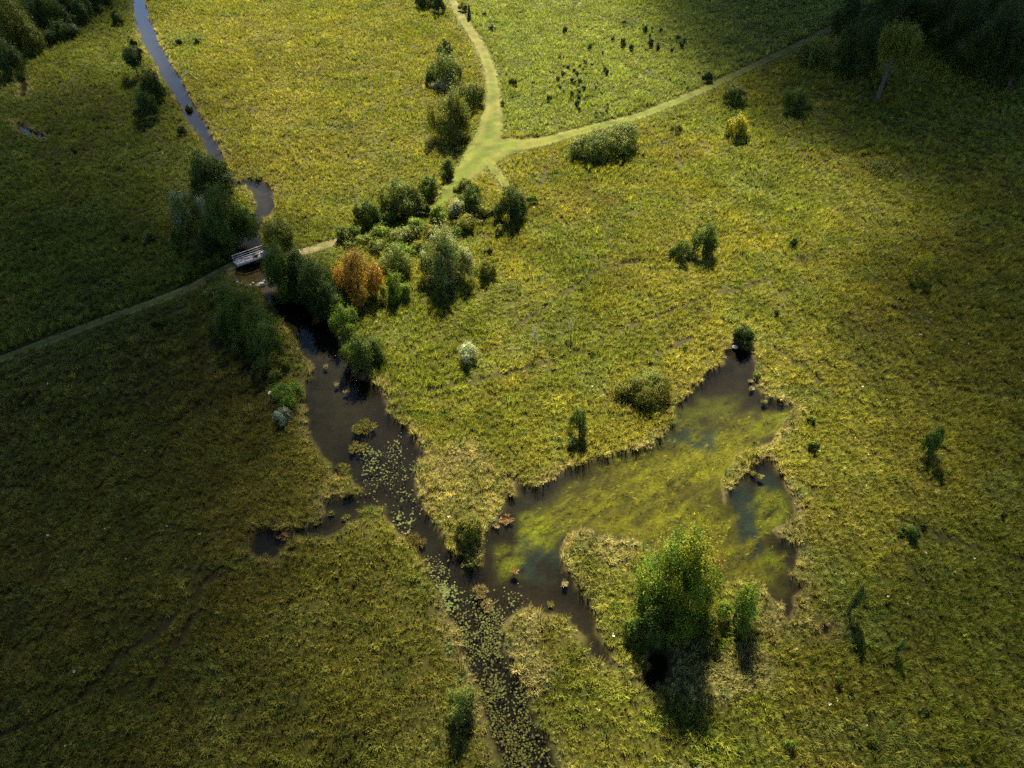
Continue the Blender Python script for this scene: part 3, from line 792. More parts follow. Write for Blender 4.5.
def bare_sapling(cx, cy, wpx, vpx, label, leafy=0, pal='grey'):
    """thin pale sapling, mostly twigs; (cx, cy) is the middle of its twiggy head"""
    global plant_n
    plant_n += 1
    rs = np.random.default_rng(3000 + plant_n)
    s = ppm(cy); th = PITCH + math.atan((cy - H / 2) / FPX)
    a = wpx / s / 2; h = vpx / s / math.cos(th) * 0.9
    bx, by, _ = at(cx, cy, h * .75)
    gz = float(ground_z(np.array([bx]), np.array([by]))[0])
    root = empty("bare_sapling", (bx, by, gz), label, "sapling")
    parts = [tube([(0, 0, -.3), (rs.normal(0, .05), 0, h * .5), (0, 0, h)], [.05, .035, .01], 5)]
    tw = []
    for i in range(26):
        z = h * rs.uniform(.45, .95); an = rs.uniform(0, 6.28); q = np.array([math.cos(an), math.sin(an), 0]); ln = a * rs.uniform(.5, 1.0) * (1.15 - .5 * z / h)
        e = q * ln + np.array([0, 0, z + ln * .7]); tw.append(e)
        parts.append(tube([(0, 0, z), q * ln * .5 + np.array([0, 0, z + ln * .25]), e], [.02, .014, .005], 4))
    v, f = join(parts)
    link("trunk", mesh_from("trunk", v, f, None, [M_PALEBARK], smooth=True), root)
    tw = np.array(tw); n = int(520 + leafy)
    C = tw[rs.integers(0, len(tw), n)] * np.array([1, 1, 1]) * rs.uniform(.55, 1.05, (n, 1)) + rs.normal(0, a * .13, (n, 3))
    C[:, 2] = np.clip(C[:, 2], h * .35, None)
    Nn = rs.normal(size=(n, 3)); Nn /= np.linalg.norm(Nn, axis=1)[:, None]
    V, F = leaf_quads(C, Nn, 0.10, rs, .5)
    link("crown", mesh_from("crown", V, F, np.repeat(np.array(PAL[pal]) * rs.uniform(.6, 1.3, (n, 1)), 4, 0), [M_LEAF]), root)

T_, S_, C_ = 'tree', 'shrub', 'conifer'
GW, GB = "trees of the dark woodland edge", "shrubs along the sandy path"
PLANTS = [
 # --- low scrub filling the thicket
 ("scrub_bush", S_, 415, 224, 22, 15, 'bright', "low scrub bush in the mixed thicket between orange tree and path fork", "shrub"),
 ("scrub_bush", S_, 432, 231, 22, 14, 'olive', "low scrub bush in the mixed thicket between orange tree and path fork", "shrub"),
 ("scrub_bush", S_, 388, 217, 18, 15, 'mid', "low scrub bush in the mixed thicket between orange tree and path fork", "shrub"),
 ("scrub_bush", S_, 368, 240, 22, 15, 'sage', "low scrub bush in the mixed thicket between orange tree and path fork", "shrub"),
 ("scrub_bush", S_, 352, 246, 18, 12, 'mid', "low scrub bush in the mixed thicket between orange tree and path fork", "shrub"),
 ("scrub_bush", S_, 421, 246, 20, 15, 'olive', "low scrub bush in the mixed thicket between orange tree and path fork", "shrub"),
 ("scrub_bush", S_, 408, 251, 18, 14, 'bright', "low scrub bush in the mixed thicket between orange tree and path fork", "shrub"),
 ("scrub_bush", S_, 458, 231, 20, 14, 'mid', "low scrub bush in the mixed thicket between orange tree and path fork", "shrub"),
 ("scrub_bush", S_, 481, 212, 18, 16, 'olive', "low scrub bush in the mixed thicket between orange tree and path fork", "shrub"),
 ("scrub_bush", S_, 500, 230, 14, 12, 'olive', "low scrub bush in the mixed thicket between orange tree and path fork", "shrub"),
 ("scrub_bush", S_, 466, 184, 22, 16, 'olive', "low scrub bush in the mixed thicket between orange tree and path fork", "shrub"),
 ("scrub_bush", S_, 413, 232, 20, 16, 'sage', "low scrub bush in the mixed thicket between orange tree and path fork", "shrub"),
 ("scrub_bush", S_, 398, 246, 24, 16, 'mid', "low scrub bush in the mixed thicket between orange tree and path fork", "shrub"),
 ("scrub_bush", S_, 380, 246, 24, 18, 'sage', "low scrub bush in the mixed thicket between orange tree and path fork", "shrub"),
 # name, kind, cx, cy, w, v, palette, label, category
 # --- by the upper stream, west field
 ("dark_shrub", S_, 117, 18, 14, 13, 'dark', "small dark round shrub in the grass between stream and dark corner wood", "shrub"),
 ("small_shrub", S_, 133, 44, 9, 8, 'dark', "tiny dark shrub just above the round tree with a bare trunk", "shrub"),
 ("round_tree", T_, 132, 58, 24, 23, 'dark', "small round dark tree on a short bare trunk west of the stream", "tree"),
 ("dark_tree", T_, 151, 87, 26, 34, 'dark', "dark bushy tree, the one behind in a touching pair west of the stream", "tree"),
 ("dark_tree", T_, 146, 105, 24, 30, 'dark', "dark bushy tree, front one of the touching pair west of the stream", "tree"),
 ("small_shrub", S_, 179, 42, 8, 9, 'dark', "small dark shrub east of the stream, nearer the water of two alike", "shrub"),
 ("small_shrub", S_, 196, 42, 8, 8, 'mid', "small green shrub east of the stream, farther from the water of two alike", "shrub"),
 ("bank_shrub", S_, 187, 105, 9, 9, 'sage', "little round bush growing at the very edge of the upper stream", "shrub"),
 ("thin_shrub", S_, 181, 131, 11, 18, 'dark', "thin upright dark shrub on the west bank of the upper stream", "shrub"),
 ("small_shrub", S_, 125, 237, 10, 13, 'dark', "small dark shrub alone in the shaded field west of the bridge", "shrub"),
 ("small_shrub", S_, 150, 236, 15, 13, 'sage', "low grey-green shrub in the shaded field west of the bridge", "shrub"),
 ("small_shrub", S_, 73, 151, 7, 8, 'dark', "tiny dark bush alone in the shaded west field", "shrub"),
 # --- clump west of the bend
 ("bushy_tree", T_, 203, 173, 44, 42, 'dark', "dark bushy tree by the stream bend, at the back of its clump", "tree"),
 ("silver_willow", T_, 184, 212, 42, 46, 'sage', "silvery grey-green willow on the outer side of the clump by the bend", "tree"),
 ("bushy_tree", T_, 222, 214, 52, 66, 'mid', "largest dark green tree of the clump beside the stream bend above the bridge", "tree"),
 ("small_shrub", S_, 245, 212, 15, 15, 'bright', "bright green bush inside the stream bend, close to the big dark tree", "shrub"),
 ("dark_shrub", S_, 205, 246, 36, 26, 'dark', "dark low shrub at the foot of the clump behind the dirt path", "shrub"),
 ("small_shrub", S_, 187, 272, 17, 17, 'mid', "small round shrub right beside the dirt path near the bridge", "shrub"),
 # --- round the bridge and pool
 ("round_shrub", S_, 275, 232, 36, 36, 'olive', "round light green shrub on the bank just behind the footbridge", "shrub"),
 ("bushy_tree", T_, 281, 267, 48, 58, 'mid', "green tree overhanging the east end of the footbridge", "tree"),
 ("tall_tree", T_, 318, 283, 46, 82, 'dark', "tall dark green tree between footbridge tree and orange tree", "tree"),
 ("orange_tree", T_, 357, 274, 44, 54, 'orange', "orange autumn tree beside the creek, the only orange one", "tree"),
 ("young_tree", T_, 342, 318, 30, 48, 'bright', "bright green young tree standing in front of the orange tree", "tree"),
 ("bank_bush", S_, 362, 350, 40, 46, 'mid', "bushy green shrub on the pool bank in front of the bright young tree", "shrub"),
 ("bank_tree", T_, 236, 308, 46, 56, 'mid', "leafy green tree on the west bank, nearer the dirt path", "tree"),
 ("bank_tree", T_, 263, 342, 40, 60, 'mid', "leafy green tree on the west bank, nearer the brown pool", "tree"),
 ("dark_shrub", S_, 222, 330, 26, 26, 'dark', "dark shrub under the west bank tree nearer the dirt path", "shrub"),
 ("bank_tree", T_, 252, 322, 40, 50, 'mid', "dense green tree in the middle of the thicket on the west bank", "tree"),
 ("bank_shrub", S_, 272, 364, 34, 28, 'olive', "yellowish shrub ending the west bank thicket above the wide bright shrub", "shrub"),
 ("bank_shrub", S_, 216, 292, 32, 22, 'sage', "low grey-green shrub between dirt path and west bank thicket", "shrub"),
 ("creek_tree", T_, 301, 270, 36, 60, 'dark', "dark green tree squeezed between the bridge-end tree and the tallest dark one", "tree"),
 ("creek_tree", T_, 330, 302, 32, 50, 'dark', "dark tree over the creek between tallest dark tree and bright young one", "tree"),
 ("small_shrub", S_, 160, 320, 14, 20, 'mid', "small dim shrub just below the dirt path in the shaded field", "shrub"),
 ("round_shrub", S_, 284, 392, 37, 28, 'bright', "wide bright green shrub on the west bank of the brown pool", "shrub"),
 ("silver_bush", S_, 283, 415, 20, 25, 'silver', "small silvery bush below the wide bright shrub by the pool", "shrub"),
 ("green_shrub", S_, 393, 262, 40, 36, 'sage', "broad grey-green shrub between the orange tree and the big pale willow", "shrub"),
 ("young_tree", T_, 394, 287, 28, 36, 'bright', "light green young tree in front of the broad shrub by the orange tree", "tree"),
 ("pale_willow", T_, 444, 254, 50, 60, 'grey', "large round pale willow standing alone in the grass, dark below", "tree"),
 # --- along the sandy path
 ("round_shrub", S_, 399, 196, 42, 38, 'sage', "broad round grey-green shrub west of the sandy path", "shrub"),
 ("dark_shrub", S_, 428, 185, 24, 27, 'mid', "dark green shrub touching the broad round one near the path fork", "shrub"),
 ("round_shrub", S_, 447, 167, 20, 27, 'sage', "neat round grey-green shrub right at the edge of the mown fork", "shrub"),
 ("dark_shrub", S_, 366, 213, 26, 32, 'mid', "dark upright shrub at the grass edge west of the broad round shrub", "shrub"),
 ("low_shrub", S_, 345, 232, 30, 20, 'mid', "low green shrub behind the orange tree beside the sandy path", "shrub"),
 ("small_shrub", S_, 381, 234, 24, 20, 'bright', "light green bush just behind the orange tree's outer edge", "shrub"),
 ("twiggy_shrub", S_, 412, 207, 19, 20, 'brown', "thin brownish shrub in front of the broad round shrub", "shrub"),
 ("twiggy_shrub", S_, 403, 234, 24, 20, 'grey', "grey twiggy shrub between sandy path and broad grey-green shrub", "shrub"),
 ("dark_shrub", S_, 426, 209, 13, 24, 'dark', "narrow dark shrub beside the brownish thin one by the path", "shrub"),
 ("silver_bush", S_, 455, 208, 20, 22, 'silver', "silvery white-leaved bush among green shrubs below the path fork", "shrub"),
 ("green_shrub", S_, 471, 197, 30, 28, 'mid', "dark green shrub just below the mown fork, beside the silvery bush", "shrub"),
 ("small_shrub", S_, 438, 214, 20, 18, 'bright', "light green bush on the near side of the silvery bush", "shrub"),
 ("thin_shrub", S_, 493, 213, 8, 28, 'grey', "thin pale columnar shrub left standing beside the dark short tree", "shrub"),
 ("short_tree", T_, 511, 203, 31, 42, 'dark', "short dark tree at the tip of the mown spur, with black shadow", "tree"),
 ("small_shrub", S_, 533, 200, 13, 11, 'bright', "low bright green bush beside the short dark tree", "shrub"),
 ("small_shrub", S_, 489, 251, 10, 17, 'dark', "narrow dark bush east of the large pale willow", "shrub"),
 ("small_shrub", S_, 484, 270, 22, 25, 'olive', "small olive green bush in front of the narrow dark bush", "shrub"),
 ("low_shrub", S_, 470, 222, 28, 14, 'olive', "low yellowish shrub between silvery bush and thin pale columnar one", "shrub"),
 # --- hedge clump west of the mown path
 ("round_shrub", S_, 445, 48, 19, 20, 'sage', "round grey-green shrub topmost in the clump beside the mown path", "shrub"),
 ("green_shrub", S_, 446, 70, 36, 32, 'sage', "broad grey-green shrub in the middle of the clump beside the mown path", "shrub"),
 ("small_shrub", S_, 430, 78, 14, 14, 'mid', "small green bush on the outer side of the mown path clump", "shrub"),
 ("silver_bush", S_, 444, 84, 22, 12, 'silver', "silvery bush just above the big yellow-green tree by the mown path", "shrub"),
 ("round_shrub", S_, 472, 93, 27, 38, 'sage', "grey-green shrub of the clump standing right against the mown path", "shrub"),
 ("bushy_tree", T_, 449, 112, 42, 66, 'olive', "big dark yellow-green tree nearest the fork in the mown path clump", "tree"),
 ("dark_tree", T_, 425, 0, 20, 16, 'dark', "dark tree top cut by the frame edge, farther from the mown path", "tree"),
 ("dark_tree", T_, 438, 3, 16, 20, 'dark', "dark tree cut by the frame edge, nearer the mown path", "tree"),
 ("small_shrub", S_, 463, 6, 10, 14, 'sage', "grey-green bush by the far end of the mown path", "shrub"),
 ("small_conifer", C_, 469, 11, 6, 13, 'conifer', "slim dark conifer right of the far end of the mown path", "conifer"),
 ("small_shrub", S_, 492, 28, 7, 8, 'conifer', "little round dark bush in the field east of the mown path", "shrub"),
 ("small_shrub", S_, 485, 14, 5, 7, 'conifer', "tiny dark bush above the little round one in the east field", "shrub"),
 ("small_shrub", S_, 512, 81, 10, 19, 'sage', "upright grey-green bush alone just east of the mown path", "shrub"),
 ("small_shrub", S_, 503, 103, 6, 8, 'sage', "tiny bush between mown path and upright grey-green bush", "shrub"),
 # --- along the long straight mown path
 ("hedge_shrub", S_, 598, 143, 54, 34, 'sage', "large dark grey-green shrub hiding the straight mown path, its bushier half", "shrub"),
 ("hedge_shrub", S_, 624, 136, 40, 32, 'sage', "grey-green shrub joined to the large one over the straight mown path", "shrub"),
 ("small_shrub", S_, 677, 128, 12, 17, 'olive', "small sparse bush south of the straight mown path", "shrub"),
 ("small_shrub", S_, 708, 76, 12, 15, 'dark', "dark bush on the far verge of the straight mown path", "shrub"),
 ("round_shrub", S_, 736, 93, 23, 26, 'sage', "round dim grey-green shrub below the straight mown path", "shrub"),
 ("yellow_shrub", S_, 740, 126, 25, 34, 'yellow', "rounded shrub with yellow autumn top and black shaded front", "shrub"),
 ("upright_shrub", S_, 800, 99, 28, 46, 'mid', "tall dim green shrub alone below the dark woodland", "shrub"),
 ("grey_shrub", S_, 814, 51, 30, 26, 'sage', "grey-green bush at the end of the straight path, outermost", "shrub"),
 ("grey_shrub", S_, 838, 54, 34, 30, 'sage', "grey-green bush at the end of the straight path, against the wood", "shrub"),
 ("low_shrub", S_, 884, 166, 40, 16, 'olive', "low dim green bush in the deep shade of the east meadow", "shrub"),
 ("small_shrub", S_, 863, 153, 9, 7, 'yellow', "tiny yellowish bush beside the low dim green bush", "shrub"),
 # --- centre meadow
 ("green_tree", T_, 706, 238, 29, 30, 'mid', "green small tree in mid meadow, the fuller of two, black shadow below", "tree"),
 ("green_shrub", S_, 682, 249, 24, 27, 'mid', "darker lower shrub beside the fuller one in mid meadow", "shrub"),
 ("small_shrub", S_, 794, 243, 10, 15, 'dark', "small dark bush alone in the sunny meadow under the woodland shade", "shrub"),
 ("small_shrub", S_, 777, 312, 8, 10, 'dark', "tiny dark bush in the meadow beyond the pond's narrow tip", "shrub"),
 ("tip_shrub", S_, 744, 334, 24, 30, 'dark', "dark green bush standing right at the pond's narrow tip", "shrub"),
 ("low_shrub", S_, 647, 385, 54, 34, 'olive', "wide low olive green bush in the meadow left of the pond tip", "shrub"),
 ("silver_bush", S_, 467, 354, 25, 32, 'silver', "grey silvery sapling bush alone in the meadow above the pools", "shrub"),
 ("small_shrub", S_, 684, 347, 9, 22, 'bright', "thin bright sapling above the wide low olive bush", "shrub"),
 ("small_tree", T_, 580, 420, 24, 34, 'mid', "thin light green young tree near the pond's north bank", "tree"),
 ("twiggy_shrub", S_, 572, 442, 15, 18, 'grey', "grey thin bush at the pond bank, touching the thin young tree", "shrub"),
 ("sapling", T_, 922, 264, 22, 28, 'yellow', "sparse yellowish sapling in the shaded east meadow above the yellow bush", "sapling"),
 ("yellow_shrub", S_, 893, 316, 13, 9, 'yellow', "tiny bright yellow flowering bush in the east meadow", "shrub"),
 # --- around the pond
 ("maple", T_, 676, 574, 84, 128, 'maple', "largest tree, bright green maple with reddish top, beside the pond", "tree"),
 ("low_tree", T_, 650, 622, 44, 54, 'mid', "lower green tree pressed against the shaded foot of the maple", "tree"),
 ("young_tree", T_, 742, 601, 36, 40, 'bright', "light green young tree on the bank next to the maple", "tree"),
 ("young_tree", T_, 459, 703, 36, 36, 'sage', "light green young tree on the west bank of the lily channel", "tree"),
 ("reed_bush", S_, 468, 530, 34, 46, 'olive', "yellow-green bush on the straw-coloured peninsula between channel and pond", "shrub"),
 ("bank_shrub", S_, 758, 375, 9, 13, 'bright', "small bright bush on the pond's upper east bank", "shrub"),
 ("thin_shrub", S_, 812, 420, 11, 14, 'mid', "small green bush east of the pond, upper of two in line", "shrub"),
 ("thin_shrub", S_, 813, 446, 12, 26, 'mid', "narrow green bush east of the pond, lower of two in line", "shrub"),
 ("young_tree", T_, 935, 438, 20, 20, 'mid', "small round dim tree in the east meadow with detached black shadow", "tree"),
 ("small_shrub", S_, 912, 532, 22, 18, 'mid', "green bush in the southeast meadow above a black shadow patch", "shrub"),
 ("small_shrub", S_, 924, 526, 9, 10, 'dark', "dark little bush touching the green bush in the southeast meadow", "shrub"),
 ("sapling", T_, 857, 599, 14, 15, 'sage', "slim pale sapling whose long black shadow points down the meadow", "sapling"),
 ("sapling", T_, 901, 647, 12, 12, 'sage', "small pale sapling south-east of the one with the longest shadow", "sapling"),
 ("sapling", T_, 839, 680, 11, 11, 'bright', "small bright green sapling in the grass below the tiny black pool", "sapling"),
 ("sapling", T_, 923, 710, 11, 10, 'olive', "small yellowish sapling low in the southeast meadow", "sapling"),
 ("sapling", T_, 874, 742, 12, 11, 'mid', "dim green sapling lowest in the southeast meadow", "sapling"),
 ("sapling", T_, 792, 745, 13, 14, 'bright', "bright green sapling at the lower frame edge below the maple's shadow", "sapling"),
 ("small_shrub", S_, 1004, 516, 7, 8, 'dark', "tiny dark bush near the right frame edge", "shrub"),
 # --- dark woodland, upper corners
 ("woodland_tree", T_, 866, 44, 44, 56, 'dark', "dark woodland tree standing behind the two grey-green path bushes", "tree"),
 ("woodland_tree", T_, 882, 12, 50, 54, 'dark', "dark woodland tree behind the tall leaning tree", "tree"),
 ("woodland_tree", T_, 917, 2, 50, 48, 'dark', "dark woodland tree at the frame top, just beyond the tall leaning tree", "tree"),
 ("woodland_tree", T_, 943, 14, 44, 48, 'dark', "dark woodland edge tree where the wood's edge starts slanting", "tree"),
 ("woodland_tree", T_, 968, 26, 48, 58, 'dark', "dark woodland edge tree halfway along the slanting edge", "tree"),
 ("woodland_tree", T_, 996, 38, 54, 70, 'dark', "tall black-green woodland edge tree, second from the frame side", "tree"),
 ("woodland_tree", T_, 1024, 50, 52, 78, 'dark', "tall black-green woodland edge tree cut by the right frame side", "tree"),
 ("woodland_tree", T_, 990, -4, 60, 56, 'dark', "dark tree deeper in the corner wood, behind the tall edge trees", "tree"),
 ("woodland_tree", T_, 1026, -6, 60, 56, 'dark', "dark tree in the very corner of the corner wood", "tree"),
 ("woodland_tree", T_, 852, 14, 36, 40, 'dark', "smaller dark woodland tree beside the end of the straight path", "tree"),
 ("woodland_tree", T_, 10, 22, 42, 64, 'olive', "olive yellow-green tree tallest in the upper left corner wood", "tree"),
 ("woodland_tree", T_, 29, 38, 26, 30, 'olive', "smaller olive tree leaning against the tall one in the left wood", "tree"),
 ("woodland_tree", T_, 4, 56, 30, 40, 'dark', "black-green tree at the frame side below the tall olive tree", "tree"),
 ("woodland_tree", T_, 48, 10, 36, 38, 'dark', "dark tree next to the tall olive one along the left wood's edge", "tree"),
 ("woodland_tree", T_, 72, 2, 36, 34, 'dark', "dark tree last but one along the left wood's edge", "tree"),
 ("woodland_tree", T_, 94, -6, 32, 30, 'dark', "dark tree at the outer end of the left wood's edge", "tree"),
 ("woodland_shrub", S_, 58, 30, 32, 20, 'dark', "low dark shrub under the trees of the left corner wood", "shrub"),
]
OVER = {  # extra settings for single plants, by label start
 "orange autumn": dict(tips=[((.16, .10, .02), 0.0, .35)]), "bright green young tree standing": dict(density=.8), "largest tree": dict(density=1.3, main=.80, bh=6.0, tips=[((.15, .158, .012), 0.66, .62), ((.19, .10, .03), 1.0, .10)]),  # maple: sunlit yellow top painted into leaf colour, plus its own reddish tips
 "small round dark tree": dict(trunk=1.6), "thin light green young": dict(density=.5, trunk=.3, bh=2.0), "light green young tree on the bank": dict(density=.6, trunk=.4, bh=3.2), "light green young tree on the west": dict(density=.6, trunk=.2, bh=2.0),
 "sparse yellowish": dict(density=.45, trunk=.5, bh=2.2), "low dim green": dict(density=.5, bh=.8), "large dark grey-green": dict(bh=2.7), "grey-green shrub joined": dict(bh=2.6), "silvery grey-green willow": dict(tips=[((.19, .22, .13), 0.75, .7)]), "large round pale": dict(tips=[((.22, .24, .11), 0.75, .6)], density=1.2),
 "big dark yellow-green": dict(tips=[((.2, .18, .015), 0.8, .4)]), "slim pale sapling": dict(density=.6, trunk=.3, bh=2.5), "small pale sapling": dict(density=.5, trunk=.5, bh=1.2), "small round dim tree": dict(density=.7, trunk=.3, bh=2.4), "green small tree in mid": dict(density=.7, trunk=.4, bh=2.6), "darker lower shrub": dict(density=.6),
 "grey silvery sapling": dict(density=.5), "thin bright sapling": dict(density=.4), "small sparse bush": dict(density=.5), "grey thin bush": dict(density=.45), "thin brownish": dict(density=.5), "grey twiggy": dict(density=.6),
 "tall dim green": dict(density=.8), "bright green sapling": dict(density=.5, trunk=.2), "small bright green sapling": dict(density=.5, trunk=.2), "small yellowish sapling": dict(density=.5, trunk=.2), "dim green sapling": dict(density=.5, trunk=.2)}
for name, kind, cx, cy, w, v, pal, label, cat in PLANTS:
    kw = next((d for k, d in OVER.items() if label.startswith(k)), {})
    plant(name, kind, cx, cy, w, v, pal, label, cat, GW if name.startswith("woodland") else ("scrub bushes of the thicket" if name == "scrub_bush" else None), **kw)

# the tall leaning tree with the bare pale trunk before the wood
plant("leaning_tree", T_, 897, 44, 36, 44, 'olive', "tall leaning tree with long pale bare trunk before the dark wood", "tree", trunk=6.0, lean=(0.3, 0.0), density=.9)
bare_sapling(535, 334, 16, 26, "bare grey sapling with twiggy head in the central meadow, taller of two")
bare_sapling(571, 324, 12, 22, "thin bare sapling in the central meadow, the fainter of two")

# little evergreens of the upper field, copied from one
def seedling_mesh(seed):
    rs = np.random.default_rng(seed); n = 420
    C, Nn, ci = crown_points(0.75, 0.85, 0.80, n, rs, 7, 'tree', .2); n = len(C)
    V, F = leaf_quads(C, Nn, .26, rs, .5)
    cols = np.repeat(np.array(PAL['conifer']) * rs.uniform(.6, 1.4, (n, 1)), 4, 0)
    tv, tf = tube([(0, 0, -.2), (0, 0, .6), (0, 0, 1.5)], [.06, .05, .02], 5)
    return mesh_from("little_evergreen", np.concatenate([V, tv]), np.concatenate([F, np.array(tf) + len(V)]), np.concatenate([cols, np.tile([.05, .04, .03], (len(tv), 1))]), [M_LEAF])
SEED_A = [(560,54),(564,56),(574,62),(580,64),(574,70),(583,68),(577,73),(590,72),(586,72),(563,73),(558,78),(564,79),(572,80),(575,83),(580,82),(560,87),(563,91),(557,94),(551,96),(572,94),(579,91),(579,97),(577,104),(579,108),(584,88),(596,86),(599,87),(602,91),(588,96),(605,69),(607,72),(590,47),(603,52),(608,106),(607,109),(603,112),(596,113),(585,62),(568,66),(549,99),(592,64)]
SEED_B = [(624,22),(632,26),(643,24),(646,29),(645,30),(652,28),(650,35),(661,30),(670,38),(678,38),(682,46),(685,40),(651,44),(658,43),(658,48),(672,49),(623,44),(631,49),(613,39),(697,35),(565,31)]
base_ev = [seedling_mesh(500 + i) for i in range(4)]
first = None
for j, (lst, lab, grp) in enumerate(((SEED_A, "knee-high dark evergreen in the loose patch above the straight mown path", "little evergreens in the patch above the path"),
                                     (SEED_B, "small dark evergreen in the far scattered line high in the pale field", "little evergreens in the far line"))):
    for i, (a, b) in enumerate(lst):
        sc_ = random.uniform(.4, 1.15) * (1.15 if j else 0.95)
        x, y, z = at(a, b, 0.8)
        if first is None:
            o = first = link("little_evergreen", base_ev[0])
        else:
            o = first.copy(); o.data = base_ev[(i * 7 + j) % 4]; COL.objects.link(o)
        o.location = (x, y, float(ground_z(np.array([x]), np.array([y]))[0])); o.scale = (sc_ * .9, sc_ * .9, sc_ * random.uniform(.85, 1.25)); o.rotation_euler = (0, 0, random.uniform(0, 6.28))
        tag(o, lab, "conifer", grp)

# straw tussocks standing in the water
def tussock(px, py, w, h, col_, label):
    x, y, z = at(px, py, WATER_Z)
    rs = np.random.default_rng(int(px * 7 + py))
    parts, TT = [], []
    for k in range(int(4 + 9 * w * w)):
        an, rr = rs.uniform(0, 6.28), w * .5 * math.sqrt(rs.uniform(0, 1)) * (1 if w > 1 else .6)
        v_, f_, t_ = blades(22, h * rs.uniform(.6, 1.1), rs.uniform(.12, .3), 0.03, 0.06, int(px * 3 + py + k), 0.3)
        parts.append((v_ + np.array([rr * math.cos(an), rr * math.sin(an), 0]), [tuple(q) for q in f_])); TT.append(t_ * rs.uniform(.7, 1.2))
    V, F = join(parts); T = np.concatenate(TT)
    cols = np.array(col_)[None] * T[:, None]
    o = link("sedge_tussock", mesh_from("sedge_tussock", V, F, np.clip(cols, 0, .7), [M_LEAF]), None, (x, y, z - .05))
    tag(o, label, "tussock", "sedge tussocks standing in the water")
ST, BR, OL = (.23, .18, .08), (.20, .12, .05), (.15, .14, .03)
for a in [(514,571,.8,.5,BR,"rust-brown sedge tussock alone in the middle of the lower pond"),
          (479,592,1.3,.9,ST,"tall straw tussock in the water above the lily pads"), (487,606,1.2,.7,ST,"rounder straw tussock touching the lily pads, below the tall one"),
          (564,583,.6,.4,ST,"small pale tussock close to the long grassy bank of the lower pond"), (551,604,.6,.4,OL,"small yellow tussock at the mouth of the little side channel"),
          (505,519,1.4,.25,BR,"flat brown mud tussock just off the straw peninsula"), (495,526,.8,.35,ST,"small straw tussock between flat mud tussock and peninsula"),
          (750,381,.6,.45,ST,"small straw tussock by the pond's upper east bank, upper of a pair"), (751,389,.6,.45,ST,"small straw tussock by the pond's upper east bank, lower of a pair"),
          (764,402,.6,.5,OL,"small tussock in the corner below the east bank pair"), (755,443,.7,.5,OL,"small tussock off the outside of the curved sedge spit"),
          (365,428,2.6,.55,OL,"wide sparse brownish tussock at the lower end of the brown pool"), (357,447,1.8,.45,OL,"sparse olive tussock beside the bright lily patch"),
          (342,469,1.6,.5,OL,"olive tussock near the west bank below the brown pool"), (345,517,.9,.4,OL,"small tussock in the muddy side inlet"),
          (336,384,.9,.3,ST,"pale tussock in the brown pool, nearer the middle"), (346,391,.9,.3,ST,"pale tussock in the brown pool, nearer the green bank bush"),
          (325,366,.7,.3,ST,"thin pale tussock at the head of the brown pool"), (413,545,2.4,.8,(.13, .10, .03),"dark brownish reed tussock beside the bright lily clump"),
          (318,522,1.0,.4,OL,"small olive tussock on the upper lip of the muddy side inlet"), (299,538,.9,.4,OL,"small olive tussock on the lower lip of the muddy side inlet"),
          (283,536,1.1,.35,BR,"brownish tussock in the dark blind end of the side inlet"), (331,513,.7,.35,OL,"little tussock in the side inlet where it bends"),
          (752,474,.9,.5,OL,"olive tussock inside the curved sedge spit"), (760,476,.7,.4,OL,"small tussock inside the curved sedge spit, farther from its tip")]:
    tussock(*a)

# ------------------------------------------------------------------ footbridge
def box(cx, cy, cz, sx, sy, sz):
    x, y, z = sx / 2, sy / 2, sz / 2; c = min(x, y, z) * .12
    V = [(cx + a * x, cy + b * y, cz + d * z) for a in (-1, 1) for b in (-1, 1) for d in (-1, 1)]
    F = [(0, 1, 3, 2), (4, 6, 7, 5), (0, 4, 5, 1), (2, 3, 7, 6), (0, 2, 6, 4), (1, 5, 7, 3)]
    return np.array(V), F
A, B = np.array(at(235, 263.5, .4)), np.array(at(269, 251.5, .4))
mid = (A + B) / 2; Lb = float(np.linalg.norm(B - A)); ang = math.atan2(B[1] - A[1], B[0] - A[0])
br = empty("footbridge", (mid[0], mid[1], 0), "pale weathered plank footbridge with rails crossing the creek", "bridge")
br.rotation_euler = (0, 0, ang)
WB = 1.35
def part(name, boxes, mat, parent):
    v, f = join(boxes); return link(name, mesh_from(name, v, f, None, [mat]), parent)
npl = int(Lb / 0.2)
part("deck", [box(-Lb / 2 + (i + .5) * Lb / npl, random.uniform(-.02, .02), .42, Lb / npl - .025, WB, .06) for i in range(npl)], M_WOOD, br)
for q in (-1, 1):
    part("beam", [box(0, q * .7, .27, Lb, .16, .235)], M_RAIL, br)
for q in (-1, 1):
    rl = part("railing", [box(0, q * (WB / 2 - .06), 1.38, Lb, .12, .07), box(0, q * (WB / 2 - .03), .98, Lb, .05, .10)], M_RAIL, br)
    for i in range(5):
        part("post", [box(-Lb / 2 + .1 + i * (Lb - .2) / 4, q * (WB / 2 - .115), .90, .09, .10, .89)], M_RAIL, rl)
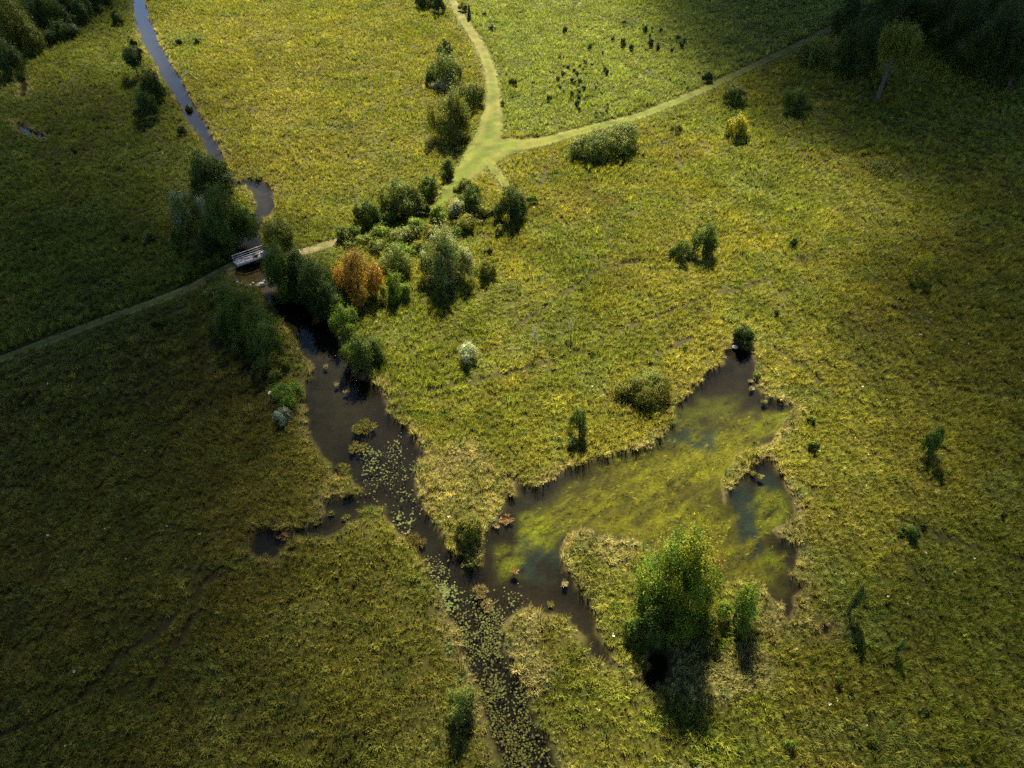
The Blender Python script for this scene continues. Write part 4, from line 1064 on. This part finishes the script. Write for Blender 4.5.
p = at(256, 256, .5)
import bmesh
def rock(name, loc, size, mat, label, cat, group=None, seed=0):
    bm = bmesh.new(); bmesh.ops.create_icosphere(bm, subdivisions=2, radius=.5)
    rs = np.random.default_rng(seed); k = rs.normal(size=(6, 3)) * 3; ph = rs.uniform(0, 6, 6)
    for v in bm.verts:
        q = np.array(v.co); f = 1 + .09 * np.sin(k @ q * 2 + ph).sum() * .6; v.co = tuple(q * f * np.array(size))
    me = bpy.data.meshes.new(name); bm.to_mesh(me); bm.free(); me.materials.append(mat)
    o = link(name, me, None, loc); o.rotation_euler = (0, 0, rs.uniform(0, 3)); tag(o, label, cat, group)
rock("dark_bundle", (p[0], p[1], .64), (.75, .6, .45), M_DARK, "small dark bundle lying on the pale footbridge deck", "bundle", None, 3)  # unidentified dark spot on the deck, modelled as a lump
ST_POS = [(242,284,.7),(246,286,1.0),(250,285,.6),(257,286,.9),(261,284,1.1),(264,281,.6),(253,283,.5),(271,279,1.2),(237,282,.5),(279,276,.7)]
for i, (a, b, s_) in enumerate(ST_POS):
    x, y, z = at(a, b, WATER_Z + .1)
    lab = "largest pale stone of the creek riffle, off its end" if i == 7 else "pale stone in the low row across the creek below the footbridge"
    rock("stone", (x, y, z), (s_, s_ * .6, s_ * .45), M_STONE, lab, "stone", "stones in the creek riffle", 40 + i)
x, y, z = at(735, 347, WATER_Z + .1); rock("stone", (x, y, z), (.8, .6, .5), M_STONE, "white stone at the pond's narrow tip under the dark bush", "stone", None, 60)
x, y, z = at(270, 393, .7); rock("stone", (x, y, z), (.6, .5, .4), M_STONE, "small pale object beside the wide bright shrub at the pool", "stone", None, 61)  # unidentified pale object, modelled with the rock shape
la, lb = np.array(at(554, 65, .15)), np.array(at(561, 65, .15))
v, f = tube([la, (la + lb) / 2 + np.array([0, .1, .05]), lb], [.16, .15, .11], 8)
tag(link("fallen_log", mesh_from("fallen_log", v, np.array(f), None, [M_LOG], smooth=True)), "short reddish log lying in the pale field among the little evergreens", "log")
